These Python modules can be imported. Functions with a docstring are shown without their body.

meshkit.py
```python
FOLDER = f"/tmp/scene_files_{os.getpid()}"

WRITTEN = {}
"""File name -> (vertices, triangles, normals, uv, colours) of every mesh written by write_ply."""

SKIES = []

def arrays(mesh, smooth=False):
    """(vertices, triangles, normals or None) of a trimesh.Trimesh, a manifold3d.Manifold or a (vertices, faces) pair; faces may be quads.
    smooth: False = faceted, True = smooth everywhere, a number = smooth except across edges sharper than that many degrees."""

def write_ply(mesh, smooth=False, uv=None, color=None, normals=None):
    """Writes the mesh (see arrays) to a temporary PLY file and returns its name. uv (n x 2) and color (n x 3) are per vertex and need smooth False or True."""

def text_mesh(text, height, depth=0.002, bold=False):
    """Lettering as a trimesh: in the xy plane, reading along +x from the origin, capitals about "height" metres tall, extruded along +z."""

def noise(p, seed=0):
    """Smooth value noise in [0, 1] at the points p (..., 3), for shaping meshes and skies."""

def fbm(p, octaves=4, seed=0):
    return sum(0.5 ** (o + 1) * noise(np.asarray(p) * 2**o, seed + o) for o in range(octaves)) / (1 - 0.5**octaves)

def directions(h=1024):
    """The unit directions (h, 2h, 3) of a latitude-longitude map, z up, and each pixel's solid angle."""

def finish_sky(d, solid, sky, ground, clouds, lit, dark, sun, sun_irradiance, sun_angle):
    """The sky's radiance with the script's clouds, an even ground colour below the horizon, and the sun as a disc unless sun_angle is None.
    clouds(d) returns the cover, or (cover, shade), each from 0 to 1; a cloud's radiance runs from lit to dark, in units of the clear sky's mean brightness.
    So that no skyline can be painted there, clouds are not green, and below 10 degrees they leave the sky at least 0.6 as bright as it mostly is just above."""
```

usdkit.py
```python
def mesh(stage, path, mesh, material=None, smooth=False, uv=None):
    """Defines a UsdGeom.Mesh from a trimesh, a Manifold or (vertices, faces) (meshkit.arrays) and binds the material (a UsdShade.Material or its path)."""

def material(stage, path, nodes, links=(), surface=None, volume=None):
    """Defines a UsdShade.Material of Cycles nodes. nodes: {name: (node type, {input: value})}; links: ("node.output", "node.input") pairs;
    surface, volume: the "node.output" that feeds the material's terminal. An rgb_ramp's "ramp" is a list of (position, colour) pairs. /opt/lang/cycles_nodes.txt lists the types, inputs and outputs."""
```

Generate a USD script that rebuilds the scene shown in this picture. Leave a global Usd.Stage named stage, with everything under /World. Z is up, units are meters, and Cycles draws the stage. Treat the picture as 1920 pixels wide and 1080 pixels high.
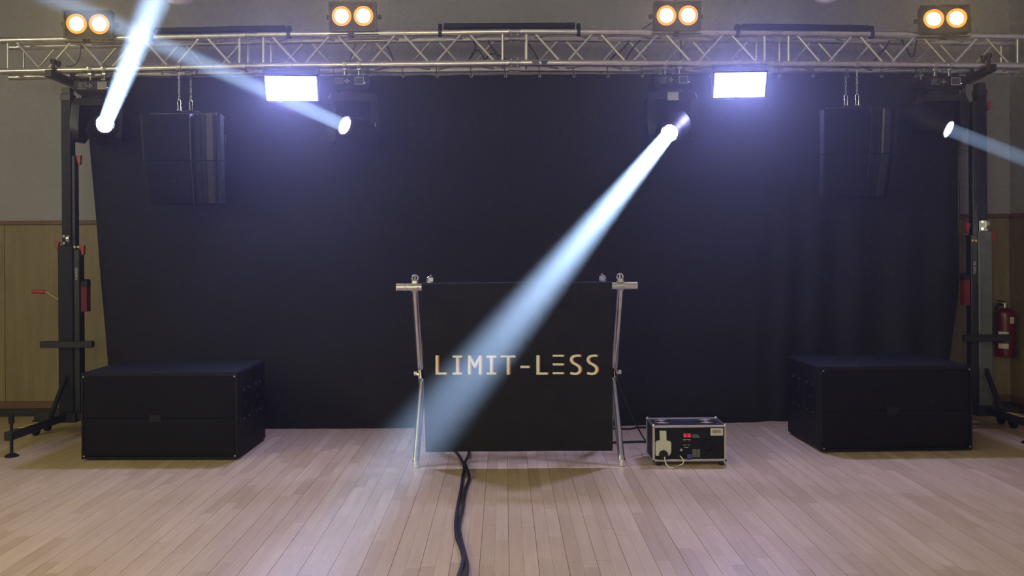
import math, random
import numpy as np
import trimesh
from scipy.spatial import ConvexHull
from shapely import affinity
from shapely.geometry import Polygon, LineString, box as rect2, Point
from shapely.ops import unary_union
import meshkit, usdkit
from pxr import Usd, UsdGeom, UsdLux, UsdShade, Gf, Sdf

random.seed(7)
rng = np.random.default_rng(7)
stage = Usd.Stage.CreateInMemory()
UsdGeom.SetStageUpAxis(stage, 'Z')
UsdGeom.SetStageMetersPerUnit(stage, 1.0)
UsdGeom.Xform.Define(stage, '/World')
UsdGeom.Scope.Define(stage, '/World/Looks')

# ------------------------------------------------------------------ camera
F, CX, CY, CAMZ, ROLL = 1750.0, 945.0, 470.0, 1.42, math.radians(0.41)   # focal length and principal point for 1920 x 1080
cam = UsdGeom.Camera.Define(stage, '/World/camera')
cam.CreateHorizontalApertureAttr(36.0)
cam.CreateVerticalApertureAttr(20.25)
cam.CreateFocalLengthAttr(36.0 * F / 1920)
cam.CreateHorizontalApertureOffsetAttr((960 - CX) * 36 / 1920)
cam.CreateVerticalApertureOffsetAttr(-(540 - CY) * 36 / 1920)
cam.CreateExposureAttr(0.0)
UsdGeom.Xformable(cam).AddTransformOp().Set(
    Gf.Matrix4d().SetRotate(Gf.Rotation(Gf.Vec3d(0, 0, 1), -math.degrees(ROLL)))
    * Gf.Matrix4d().SetRotate(Gf.Rotation(Gf.Vec3d(1, 0, 0), 90))
    * Gf.Matrix4d().SetTranslate(Gf.Vec3d(0, 0, CAMZ)))


def P(px, py, D):
    """The point at depth D that the photograph shows at (px, py)."""
    u, v = px - CX, py - CY
    c, s = math.cos(ROLL), math.sin(ROLL)
    u, v = u * c - v * s, v * c + u * s
    return np.array([D * u / F, D, CAMZ - D * v / F])


def G(px, py, z=0.0):
    """The point at height z that the photograph shows at (px, py)."""
    d = P(px, py, 1.0) - [0, 0, CAMZ]
    return np.array([0, 0, CAMZ]) + d * (z - CAMZ) / d[2]


# ------------------------------------------------------------------ light levels
K_STROBE, K_BLINDER, K_FILL = 360.0, 170.0, 54.0
K_BEAM = (125000.0, 1150000.0, 185000.0, 480000.0)
C_STROBE, C_BLINDER, C_BEAM, C_FILL = (0.42, 0.41, 1.0), (1.0, 0.66, 0.17), (0.58, 0.77, 1.0), (1.0, 0.96, 0.48)
HAZE, HAZE_G = 0.0058, 0.83


def aim(prim, p, d):
    z = -np.asarray(d, float) / np.linalg.norm(d)
    x = np.cross([0, 0, 1.0], z)
    x /= np.linalg.norm(x)
    y = np.cross(z, x)
    UsdGeom.Xformable(prim).AddTransformOp().Set(Gf.Matrix4d(*map(float, (*x, 0, *y, 0, *z, 0, *p, 1))))


# added fill lamps, set before three invented windows high in the left wall
XL, WINY, WINZ = -6.2, (-2.6, 0.4, 3.4), (2.55, 3.95)
for i, wy in enumerate(WINY):
    l = UsdLux.RectLight.Define(stage, f'/World/added_fill_{i + 1}')
    l.CreateWidthAttr(1.7); l.CreateHeightAttr(1.3); l.CreateNormalizeAttr(True)
    l.CreateIntensityAttr(K_FILL / 3); l.CreateColorAttr(Gf.Vec3f(*C_FILL))
    aim(l.GetPrim(), (XL + 0.1, wy, 3.25), (1, 0, -0.25))
# two more added fill lamps, at invented windows behind the camera
WINX, WINZ2 = (-3.3, -0.3), (1.6, 3.0)
for i, wx in enumerate(WINX):
    l = UsdLux.RectLight.Define(stage, f'/World/added_fill_{i + 4}')
    l.CreateWidthAttr(1.7); l.CreateHeightAttr(1.4); l.CreateNormalizeAttr(True)
    l.CreateIntensityAttr(K_FILL * 0.55); l.CreateColorAttr(Gf.Vec3f(*C_FILL))
    aim(l.GetPrim(), (wx, -4.9, 2.3), (0, 1, -0.05))


# ------------------------------------------------------------------ scene helpers
def prim_name(parent, name):
    k, n = 0, name
    while stage.GetPrimAtPath(f'{parent}/{n}'):
        k += 1
        n = f'{name}_{k:03d}'
    return n


def setdata(prim, **kw):
    for k, v in kw.items():
        if v:
            prim.SetCustomDataByKey(k, v)


class Thing:
    """An Xform at the thing's base; its parts are meshes given in world coordinates."""
    def __init__(self, name, label, cat, loc=(0, 0, 0), group=None, kind=None):
        self.path = '/World/' + prim_name('/World', name)
        self.loc = np.asarray(loc, float)
        x = UsdGeom.Xform.Define(stage, self.path)
        x.AddTranslateOp().Set(Gf.Vec3d(*map(float, self.loc)))
        setdata(x.GetPrim(), label=label, category=cat, group=group, kind=kind)

    def part(self, name, mesh, material, parent=None, smooth=30, label=None, kind=None):
        base = parent or self.path
        path = base + '/' + prim_name(base, name)
        if isinstance(mesh, (list, tuple)) and not isinstance(mesh[0], np.ndarray):
            mesh = cat(mesh)
        mesh = mesh.copy()
        mesh.apply_translation(-self.loc)
        m = usdkit.mesh(stage, path, mesh, material, smooth=smooth)
        setdata(m.GetPrim(), label=label, kind=kind)
        return path


def single(name, mesh, material, label, category, group=None, kind=None, smooth=30):
    path = '/World/' + prim_name('/World', name)
    if isinstance(mesh, list):
        mesh = cat(mesh)
    m = usdkit.mesh(stage, path, mesh, material, smooth=smooth)
    setdata(m.GetPrim(), label=label, category=category, group=group, kind=kind)
    return path


def cat(ms):
    return trimesh.util.concatenate([m for m in ms if m is not None])


def hull(pts):
    pts = np.asarray(pts, float)
    h = ConvexHull(pts)
    m = trimesh.Trimesh(pts, h.simplices, process=True)
    m.fix_normals()
    m.remove_unreferenced_vertices()
    return m


def cbox(lo, hi, b=0.0):
    """A box with chamfered edges."""
    lo, hi = np.minimum(lo, hi).astype(float), np.maximum(lo, hi).astype(float)
    if b <= 0:
        return trimesh.creation.box(bounds=[lo, hi])
    b = min(b, *(0.45 * (hi - lo)))
    pts = []
    for sx in (0, 1):
        for sy in (0, 1):
            for sz in (0, 1):
                c = np.where([sx, sy, sz], hi, lo)
                d = np.where([sx, sy, sz], -b, b)
                for k in range(3):
                    q = c + d
                    q[k] = c[k]
                    pts.append(q)
    return hull(pts)


def frame(p, x, z):
    """A 4x4 from local axes: x right, z up (made square to x), y the rest."""
    x = np.asarray(x, float) / np.linalg.norm(x)
    z = np.asarray(z, float) - np.dot(z, x) * x
    z /= np.linalg.norm(z)
    y = np.cross(z, x)
    M = np.eye(4)
    M[:3, 0], M[:3, 1], M[:3, 2], M[:3, 3] = x, y, z, p
    return M


def xf(m, M):
    m = m.copy()
    m.apply_transform(M)
    return m


def rod(a, b, r, n=12, r2=None):
    """A cylinder or cone frustum from a to b."""
    a, b = np.asarray(a, float), np.asarray(b, float)
    r2 = r if r2 is None else r2
    d = (b - a) / np.linalg.norm(b - a)
    u = np.cross(d, [0, 0, 1.0] if abs(d[2]) < 0.9 else [1.0, 0, 0])
    u /= np.linalg.norm(u)
    w = np.cross(d, u)
    t = np.arange(n) * 2 * math.pi / n
    ring = np.cos(t)[:, None] * u + np.sin(t)[:, None] * w
    v = np.vstack([a + r * ring, b + r2 * ring, [a], [b]])
    f = []
    for i in range(n):
        j = (i + 1) % n
        f += [(i, j, n + j), (i, n + j, n + i), (2 * n, j, i), (2 * n + 1, n + i, n + j)]
    m = trimesh.Trimesh(v, f, process=False)
    if m.volume < 0:
        m.invert()
    return m


def pipe(a, b, r_out, r_in, n=20):
    """A ring or a short tube open at both ends."""
    a, b = np.asarray(a, float), np.asarray(b, float)
    prof = [(r_in, 0), (r_out, 0), (r_out, 1), (r_in, 1), (r_in, 0)]
    L = np.linalg.norm(b - a)
    return lathe([(r, z * L) for r, z in prof], a, b - a, n)


def lathe(profile, base, axis, n=24):
    """Revolves (radius, height) pairs about the axis from base."""
    m = trimesh.creation.revolve(np.asarray(profile, float), sections=n)
    z = np.asarray(axis, float) / np.linalg.norm(axis)
    x = np.cross([0.3, 1.0, 0.2], z)
    M = frame(np.asarray(base, float), x, z)
    m.apply_transform(M)
    if m.volume < 0:
        m.invert()
    return m


def spline(pts, n=8):
    pts = np.asarray(pts, float)
    p = np.vstack([2 * pts[0] - pts[1], pts, 2 * pts[-1] - pts[-2]])
    out = []
    for i in range(1, len(p) - 2):
        for t in np.linspace(0, 1, n, endpoint=False):
            out.append(0.5 * (2 * p[i] + (p[i + 1] - p[i - 1]) * t + (2 * p[i - 1] - 5 * p[i] + 4 * p[i + 1] - p[i + 2]) * t ** 2
                              + (3 * p[i] - p[i - 1] - 3 * p[i + 1] + p[i + 2]) * t ** 3))
    out.append(pts[-1])
    return np.array(out)


def tube(pts, r, sides=8):
    """A swept round tube along a polyline."""
    p = np.asarray(pts, float)
    t = np.gradient(p, axis=0)
    t /= np.linalg.norm(t, axis=1, keepdims=True) + 1e-12
    ref = np.array([0.31, 0.17, 0.93])
    a = np.cross(t, ref)
    a /= np.linalg.norm(a, axis=1, keepdims=True)
    b = np.cross(t, a)
    ang = np.arange(sides) * 2 * math.pi / sides
    v = (p[:, None] + r * (np.cos(ang)[None, :, None] * a[:, None] + np.sin(ang)[None, :, None] * b[:, None])).reshape(-1, 3)
    f = []
    for i in range(len(p) - 1):
        for j in range(sides):
            k = (j + 1) % sides
            q = (i * sides + j, i * sides + k, (i + 1) * sides + k, (i + 1) * sides + j)
            f += [(q[0], q[1], q[2]), (q[0], q[2], q[3])]
    v = np.vstack([v, p[0], p[-1]])
    n = len(p) * sides
    for j in range(sides):
        k = (j + 1) % sides
        f += [(n, k, j), (n + 1, n - sides + j, n - sides + k)]
    m = trimesh.Trimesh(v, f, process=False)
    if m.volume < 0:
        m.invert()
    return m


def prism(poly, depth, M):
    """A shapely outline in local x-z, made solid along local y from 0 to depth."""
    out = []
    for g in getattr(poly, 'geoms', [poly]):
        if g.geom_type != 'Polygon' or g.area < 2e-6:
            continue
        m = trimesh.creation.extrude_polygon(g, depth, engine='earcut')
        m.apply_transform(np.array([[1, 0, 0, 0], [0, 0, 1, 0], [0, 1, 0, 0], [0, 0, 0, 1.0]]))
        m.invert()
        out.append(m)
    m = cat(out)
    m.apply_transform(M)
    if m.volume < 0:
        m.invert()
    return m


def bar(a, b, w, h, up=(0, 0, 1), bevel=0.004):
    """A square-section bar from a to b, w wide and h high."""
    a, b = np.asarray(a, float), np.asarray(b, float)
    L = np.linalg.norm(b - a)
    return xf(cbox((0, -w / 2, -h / 2), (L, w / 2, h / 2), bevel), frame(a, b - a, up))


def torus(c, axis, R, r, n=20, s=8):
    t = np.linspace(0, 2 * math.pi, n + 1)
    z = np.asarray(axis, float) / np.linalg.norm(axis)
    u = np.cross(z, [0.2, 0.3, 1.0] if abs(z[2]) < 0.9 else [1.0, 0.2, 0.1])
    u /= np.linalg.norm(u)
    w = np.cross(z, u)
    pts = np.asarray(c) + R * (np.cos(t)[:, None] * u + np.sin(t)[:, None] * w)
    return tube(pts, r, s)


X, Y, Z = np.array([1.0, 0, 0]), np.array([0, 1.0, 0]), np.array([0, 0, 1.0])


# ------------------------------------------------------------------ materials
def mat(name, color, rough=0.5, metal=0.0, bump=0.0, bscale=60.0, vary=0.0, vscale=8.0, **kw):
    nodes = {'p': ('principled_bsdf', dict(base_color=color, roughness=rough, metallic=metal, **kw))}
    links = []
    if bump or vary:
        nodes['g'] = ('geometry', {})
    if bump:
        nodes['nb'] = ('noise_texture', dict(scale=bscale, detail=3.0))
        nodes['b'] = ('bump', dict(strength=bump, distance=0.004))
        links += [('g.position', 'nb.vector'), ('nb.fac', 'b.height'), ('b.normal', 'p.normal')]
    if vary:
        c = np.array(color)
        nodes['nv'] = ('noise_texture', dict(scale=vscale, detail=4.0))
        nodes['r'] = ('rgb_ramp', dict(ramp=[(0.3, tuple(c * (1 - vary))), (0.7, tuple(np.minimum(1, c * (1 + vary))))]))
        links += [('g.position', 'nv.vector'), ('nv.fac', 'r.fac'), ('r.color', 'p.base_color')]
    return usdkit.material(stage, '/World/Looks/' + name, nodes, links, surface='p.BSDF')


def emitter(name, color, strength):
    return usdkit.material(stage, '/World/Looks/' + name, {'e': ('emission', dict(color=color, strength=strength))}, surface='e.emission')


M_alu = mat('brushed_aluminium', (0.72, 0.72, 0.725), 0.24, 0.92, bump=0.05, bscale=90, vary=0.08, vscale=20)
M_alu2 = mat('brace_aluminium', (0.82, 0.815, 0.81), 0.28, 0.8)
M_chrome = mat('chrome', (0.82, 0.82, 0.84), 0.14, 1.0)
M_zinc = mat('zinc_plated_steel', (0.55, 0.56, 0.58), 0.32, 0.9)
M_blacksteel = mat('black_powder_coat', (0.012, 0.012, 0.013), 0.42, 0.0, bump=0.08, bscale=220)
M_greysteel = mat('dark_grey_mast', (0.014, 0.015, 0.018), 0.5, 0.0, bump=0.05, bscale=200, specular_ior_level=0.2)
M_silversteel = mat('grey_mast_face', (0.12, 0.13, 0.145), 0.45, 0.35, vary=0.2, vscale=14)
M_plastic = mat('black_plastic', (0.009, 0.009, 0.010), 0.5, bump=0.06, bscale=260, specular_ior_level=0.22)
M_gloss = mat('black_gloss_plastic', (0.008, 0.008, 0.009), 0.35, specular_ior_level=0.3)
M_ridge = mat('satin_black_plastic', (0.012, 0.012, 0.013), 0.3)
M_texture = mat('textured_black_cabinet', (0.009, 0.009, 0.0085), 0.6, bump=0.35, bscale=320, specular_ior_level=0.2)
M_grille = mat('black_speaker_grille', (0.008, 0.008, 0.007), 0.75, bump=0.5, bscale=420, specular_ior_level=0.12)
M_rubber = mat('black_rubber', (0.012, 0.012, 0.012), 0.75)
M_cable = mat('black_cable_rubber', (0.014, 0.014, 0.016), 0.42)
M_red = mat('red_plastic', (0.34, 0.025, 0.015), 0.45)
M_redpaint = mat('red_enamel', (0.13, 0.006, 0.009), 0.28)
M_brass = mat('yellow_zinc_rod', (0.62, 0.47, 0.20), 0.3, 0.9)
M_yellow = mat('yellow_sticker', (0.70, 0.52, 0.06), 0.5)
M_label = mat('white_label_paper', (0.62, 0.62, 0.58), 0.6)
M_print = mat('grey_print', (0.42, 0.43, 0.46), 0.6)
M_printdim = mat('dim_grey_print', (0.20, 0.20, 0.21), 0.6)
M_inkdark = mat('dark_ink', (0.10, 0.10, 0.08), 0.7)
M_redink = mat('red_ink', (0.45, 0.06, 0.06), 0.6)
M_blueconn = mat('blue_connector', (0.06, 0.07, 0.42), 0.4)
M_bluesticker = mat('blue_sticker', (0.05, 0.06, 0.22), 0.5)
M_jug = mat('translucent_white_plastic', (0.62, 0.65, 0.58), 0.4)
M_hose = mat('white_hose', (0.74, 0.75, 0.66), 0.4)
M_screen = mat('display_glass', (0.06, 0.06, 0.075), 0.12)
M_globe = mat('opal_glass', (0.72, 0.70, 0.66), 0.25)
M_letter = mat('cream_print', (0.93, 0.88, 0.75), 0.5)
M_letter_o = mat('orange_print', (0.55, 0.17, 0.035), 0.6)
M_letter_b = mat('pale_blue_print', (0.42, 0.52, 0.58), 0.6)
M_ring_glow = emitter('painted_reflector_glow', (1.0, 0.30, 0.05), 1.5)  # the ring emits by itself, standing in for lamp light on the reflector
M_wall = mat('pale_plaster', (0.335, 0.325, 0.38), 0.85, bump=0.06, bscale=30, vary=0.05, vscale=1.2)
M_ceiling = mat('white_ceiling', (0.60, 0.58, 0.55), 0.9)
M_darkwood = mat('brown_trim_wood', (0.16, 0.075, 0.035), 0.5, vary=0.15, vscale=6)
M_blacktrim = mat('black_skirting', (0.02, 0.019, 0.018), 0.6)
M_joint = mat('floor_joint', (0.42, 0.31, 0.20), 0.7)
M_strobe = emitter('strobe_light', C_STROBE, K_STROBE)
M_lamp = emitter('halogen_lamp', C_BLINDER, K_BLINDER)
M_lens = mat('beam_lens', (0.9, 0.92, 0.95), 0.15)
M_ledred = emitter('red_digits', (1.0, 0.02, 0.04), 1.3)
M_ledblue = emitter('blue_indicator', (0.25, 0.25, 1.0), 4.0)
M_ledwhite = emitter('white_indicator', (0.9, 0.85, 1.0), 2.0)


def wood(name, lo, hi, grain=(30, 2.2, 30), island=False, rough=0.38, k=1.0):
    """Fine streaky wood; island=True also shifts the tone from piece to piece of one mesh."""
    lo, hi = np.array(lo) * k, np.array(hi) * k
    nodes = {
        'g': ('geometry', {}), 'm': ('mapping', dict(scale=grain)),
        'n': ('noise_texture', dict(scale=1.0, detail=5.0, roughness=0.62, distortion=0.4)),
        'r': ('rgb_ramp', dict(ramp=[(0.28, tuple(lo)), (0.72, tuple(hi))])),
        'nl': ('noise_texture', dict(scale=0.9, detail=2.0)),
        'rl': ('rgb_ramp', dict(ramp=[(0.3, (0.90, 0.90, 0.90)), (0.7, (1.0, 1.0, 1.0))])),
        'x': ('mix', dict(mix_type='multiply', fac=1.0)),
        'b': ('bump', dict(strength=0.05, distance=0.002)),
        'p': ('principled_bsdf', dict(roughness=rough)),
    }
    links = [('g.position', 'm.vector'), ('m.vector', 'n.vector'), ('n.fac', 'r.fac'), ('g.position', 'nl.vector'), ('nl.fac', 'rl.fac'),
             ('r.color', 'x.color1'), ('rl.color', 'x.color2'), ('n.fac', 'b.height'), ('b.normal', 'p.normal')]
    out = 'x.color'
    if island:
        nodes['ri'] = ('rgb_ramp', dict(ramp=[(0.0, (0.87, 0.85, 0.81)), (0.15, (0.95, 0.93, 0.90)), (0.5, (1.0, 1.0, 1.0)), (0.85, (1.06, 1.05, 1.04)), (1.0, (1.12, 1.12, 1.12))]))
        nodes['xi'] = ('mix', dict(mix_type='multiply', fac=1.0))
        links += [('g.random_per_island', 'ri.fac'), (out, 'xi.color1'), ('ri.color', 'xi.color2')]
        out = 'xi.color'
    links.append((out, 'p.base_color'))
    return usdkit.material(stage, '/World/Looks/' + name, nodes, links, surface='p.BSDF')


MAPLE_LO, MAPLE_HI = (0.60, 0.46, 0.275), (0.70, 0.565, 0.36)
M_planks = [wood(f'maple_strip_{i}', np.array(MAPLE_LO) * t, np.array(MAPLE_HI) * t) for i, t in enumerate(
    [(0.88, 0.86, 0.82), (0.94, 0.93, 0.90), (0.98, 0.97, 0.96), (1.0, 1.0, 1.0), (1.04, 1.04, 1.04), (1.07, 1.08, 1.10)])]
M_plankfield = wood('maple_strip_field', MAPLE_LO, MAPLE_HI, island=True)
M_oak = [wood(f'oak_panel_{i}', np.array((0.20, 0.15, 0.078)) * t, np.array((0.29, 0.225, 0.125)) * t, grain=(16, 16, 1.6), rough=0.5)
         for i, t in enumerate((0.86, 1.0, 1.08))]
M_curtain = usdkit.material(stage, '/World/Looks/black_stage_cloth', {
    'p': ('principled_bsdf', dict(base_color=(0.0075, 0.0075, 0.0085), roughness=0.92, sheen_weight=0.06, sheen_roughness=0.5))}, surface='p.BSDF')
M_scrim = usdkit.material(stage, '/World/Looks/black_scrim_cloth', {
    'g': ('geometry', {}), 'n': ('noise_texture', dict(scale=7.0, detail=4.0)),
    'r': ('rgb_ramp', dict(ramp=[(0.35, (0.012, 0.0118, 0.011)), (0.75, (0.018, 0.0175, 0.016))])),
    'p': ('principled_bsdf', dict(roughness=0.85, specular_ior_level=0.2))},
    [('g.position', 'n.vector'), ('n.fac', 'r.fac'), ('r.color', 'p.base_color')], surface='p.BSDF')

# ------------------------------------------------------------------ the setting
WALL_D, XR, CEIL = 8.2, 4.45, 4.3
fl = Thing('floor', 'pale maple strip floor of the hall', 'floor', kind='structure')
fl.part('subfloor', cbox((XL, -5, -0.12), (XR, WALL_D, -0.004)), M_joint)
PW = 0.0666
cells = []
X0, X1, Y0, Y1 = -4.6, XR, 1.5, WALL_D - 0.03
i0 = int(math.floor((X0 - 0.013) / PW))
for i in range(i0, int((X1 - 0.013) / PW)):
    xa = 0.013 + i * PW
    y = Y0 - random.random() * 0.5
    while y < Y1:
        L = random.choice((0.40, 0.50, 0.60, 0.75, 0.90)) * random.uniform(0.96, 1.04)
        ya, yb = max(y, Y0), min(y + L, Y1)
        if yb - ya > 0.03:
            gap = 0.0009 if i % 2 == 0 else 0.0001
            cells.append((xa + gap, xa + PW - (0.0001 if i % 2 == 0 else 0.0009), ya + 0.00015, yb - 0.00015))
        y += L


def pix(p):
    u, w = F * p[0] / p[1], F * (CAMZ - p[2]) / p[1]
    c, s = math.cos(ROLL), math.sin(ROLL)
    return CX + u * c + w * s, CY + w * c - u * s


def plank_mesh(c):
    xa, xb, ya, yb = c
    z = random.uniform(-0.0003, 0.0)
    b = 0.0002
    v = [(xa, ya, -0.006), (xb, ya, -0.006), (xb, yb, -0.006), (xa, yb, -0.006), (xa + b, ya + b, z), (xb - b, ya + b, z), (xb - b, yb - b, z), (xa + b, yb - b, z)]
    f = [(4, 5, 6), (4, 6, 7)]
    for k in range(4):
        j = (k + 1) % 4
        f += [(k, j, 4 + j), (k, 4 + j, 4 + k)]
    return trimesh.Trimesh(v, f, process=False)


def shown(c):
    q = np.array([pix((x, y, 0)) for x, y in ((c[0], c[2]), (c[1], c[2]), (c[1], c[3]), (c[0], c[3]))])
    a = Polygon(q)
    a = a if a.is_valid else a.buffer(0)
    return a.intersection(rect2(0, 0, 1920, 1080)).area


areas = np.array([shown(c) for c in cells])
order = np.argsort(-areas)
for k in order[:300]:
    fl.part('plank', plank_mesh(cells[k]), M_planks[random.choice((0, 1, 1, 2, 2, 3, 3, 3, 4, 4, 5))], smooth=False)
fl.part('plank_field', [plank_mesh(cells[k]) for k in order[300:]], M_plankfield, smooth=False, kind='stuff', label='smaller and farther maple strips')


def structure(name, mesh, m):
    p = usdkit.mesh(stage, '/World/' + name, mesh, m)
    setdata(p.GetPrim(), kind='structure')


structure('ceiling', cbox((XL, -5, CEIL), (XR, WALL_D, CEIL + 0.1)), M_ceiling)
RAIL = 1.675
wb = Thing('wall_back', 'pale plaster wall over tall oak wainscot', 'wall', kind='structure')
wb.part('plaster', cbox((XL, WALL_D, -0.12), (XR + 0.15, WALL_D + 0.15, CEIL + 0.1)), M_wall)
px = XL + 0.02
k = 0
while px < XR - 0.05:
    w = 0.60
    wb.part('wainscot_panel', cbox((px + 0.0015, WALL_D - 0.018, 0.13), (min(px + w, XR - 0.02) - 0.0015, WALL_D, RAIL), 0.002), M_oak[(1, 0, 2, 1, 2, 0, 1)[k % 7]])
    px += w
    k += 1
wr = Thing('wall_right', 'right-hand plaster wall over oak wainscot', 'wall', kind='structure')
wr.part('plaster', cbox((XR, -5.15, -0.12), (XR + 0.15, WALL_D, CEIL + 0.1)), M_wall)
py = WALL_D - 0.02
k = 0
while py > 4.0:
    wr.part('wainscot_panel', cbox((XR - 0.018, py - 0.6 + 0.0015, 0.13), (XR, py - 0.0015, RAIL), 0.002), M_oak[(0, 1, 2)[k % 3]])
    py -= 0.6
    k += 1
structure('trim_1', cbox((XL, WALL_D - 0.034, RAIL), (XR, WALL_D, RAIL + 0.036), 0.006), M_darkwood)
structure('trim_2', cbox((XR - 0.034, 3.4, RAIL), (XR, WALL_D - 0.034, RAIL + 0.036), 0.006), M_darkwood)
for nm, lo, hi in (('baseboard_back', (XL, WALL_D - 0.026, 0.0), (XR, WALL_D, 0.13)), ('baseboard_right', (XR - 0.026, 3.4, 0.0), (XR, WALL_D - 0.026, 0.13))):
    t = Thing(nm, 'brown skirting over a black foot strip', 'baseboard', kind='structure')
    mid = 0.065
    t.part('skirting', cbox((lo[0], lo[1], mid), hi, 0.004), M_darkwood)
    t.part('foot_strip', cbox((lo[0] - (0.008 if 'right' in nm else 0), lo[1] - (0.008 if 'back' in nm else 0), 0.0), (hi[0], hi[1], mid), 0.003), M_blacktrim)
wf = Thing('wall_front', 'plaster wall with two added windows behind the camera', 'wall', kind='structure')
for a, b in zip((XL, *(w + 0.85 for w in WINX)), (*(w - 0.85 for w in WINX), XR + 0.15)):
    wf.part('plaster', cbox((a, -5.15, -0.12), (b, -5.0, CEIL + 0.1)), M_wall)
for i, wx in enumerate(WINX):  # unseen windows, added as a source for the front fill
    wf.part('plaster', cbox((wx - 0.85, -5.15, -0.12), (wx + 0.85, -5.0, WINZ2[0])), M_wall)
    wf.part('plaster', cbox((wx - 0.85, -5.15, WINZ2[1]), (wx + 0.85, -5.0, CEIL + 0.1)), M_wall)
    t = Thing(f'window_{i + 4}', 'white frame and pane added for the fill light', 'window', kind='structure')
    o = [cbox((wx + x, -5.11, WINZ2[0]), (wx + x + 0.06, -5.05, WINZ2[1])) for x in (-0.85, -0.03, 0.79)]
    o += [cbox((wx - 0.85, -5.11, z), (wx + 0.85, -5.05, z + 0.06)) for z in (WINZ2[0], WINZ2[1] - 0.06)]
    t.part('added_window_frame', o, M_label)
    t.part('pane', cbox((wx - 0.8, -5.085, WINZ2[0] + 0.03), (wx + 0.8, -5.078, WINZ2[1] - 0.03)), M_screen)
# the left wall, with three added windows to account for the fill light
wl = Thing('wall_left', 'plaster wall with three added high windows', 'wall', kind='structure')
for a, b in zip((-5.15, *(w + 0.85 for w in WINY)), (*(w - 0.85 for w in WINY), WALL_D + 0.15)):
    wl.part('plaster', cbox((XL - 0.15, a, -0.12), (XL, b, CEIL + 0.1)), M_wall)
for i, wy in enumerate(WINY):
    wl.part('plaster', cbox((XL - 0.15, wy - 0.85, -0.12), (XL, wy + 0.85, WINZ[0])), M_wall)
    wl.part('plaster', cbox((XL - 0.15, wy - 0.85, WINZ[1]), (XL, wy + 0.85, CEIL + 0.1)), M_wall)
    t = Thing(f'window_{i + 1}', 'high white frame and pane added for the fill light', 'window', kind='structure')
    o = []
    for y in (-0.85, -0.03, 0.79):
        o.append(cbox((XL - 0.1, wy + y, WINZ[0]), (XL - 0.04, wy + y + 0.06, WINZ[1])))
    for z in (WINZ[0], WINZ[1] - 0.06):
        o.append(cbox((XL - 0.1, wy - 0.85, z), (XL - 0.04, wy + 0.85, z + 0.06)))
    t.part('added_window_frame', o, M_label)
    t.part('pane', cbox((XL - 0.08, wy - 0.8, WINZ[0] + 0.03), (XL - 0.073, wy + 0.8, WINZ[1] - 0.03)), M_screen)

# ------------------------------------------------------------------ truss
TD, TR = 7.26, 0.24
JX = (-8, 472, 965, 1456, 1930)
JT = (76.5, 65.5, 59.0, 62.0, 68.5)
JB = (134.5, 123.5, 117.5, 120.0, 123.5)
jt = [P(x, y, TD) for x, y in zip(JX, JT)]
jb = [P(x, y, TD) for x, y in zip(JX, JB)]
back = np.array([0, TR, 0])


def chord_z(px, top=False, depth=TD):
    """The middle of the front chord below picture column px."""
    x = (px - CX) / F * depth
    src = jt if top else jb
    xs = [p[0] for p in src]
    return np.array([x, TD, np.interp(x, xs, [p[2] for p in src])])


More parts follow.
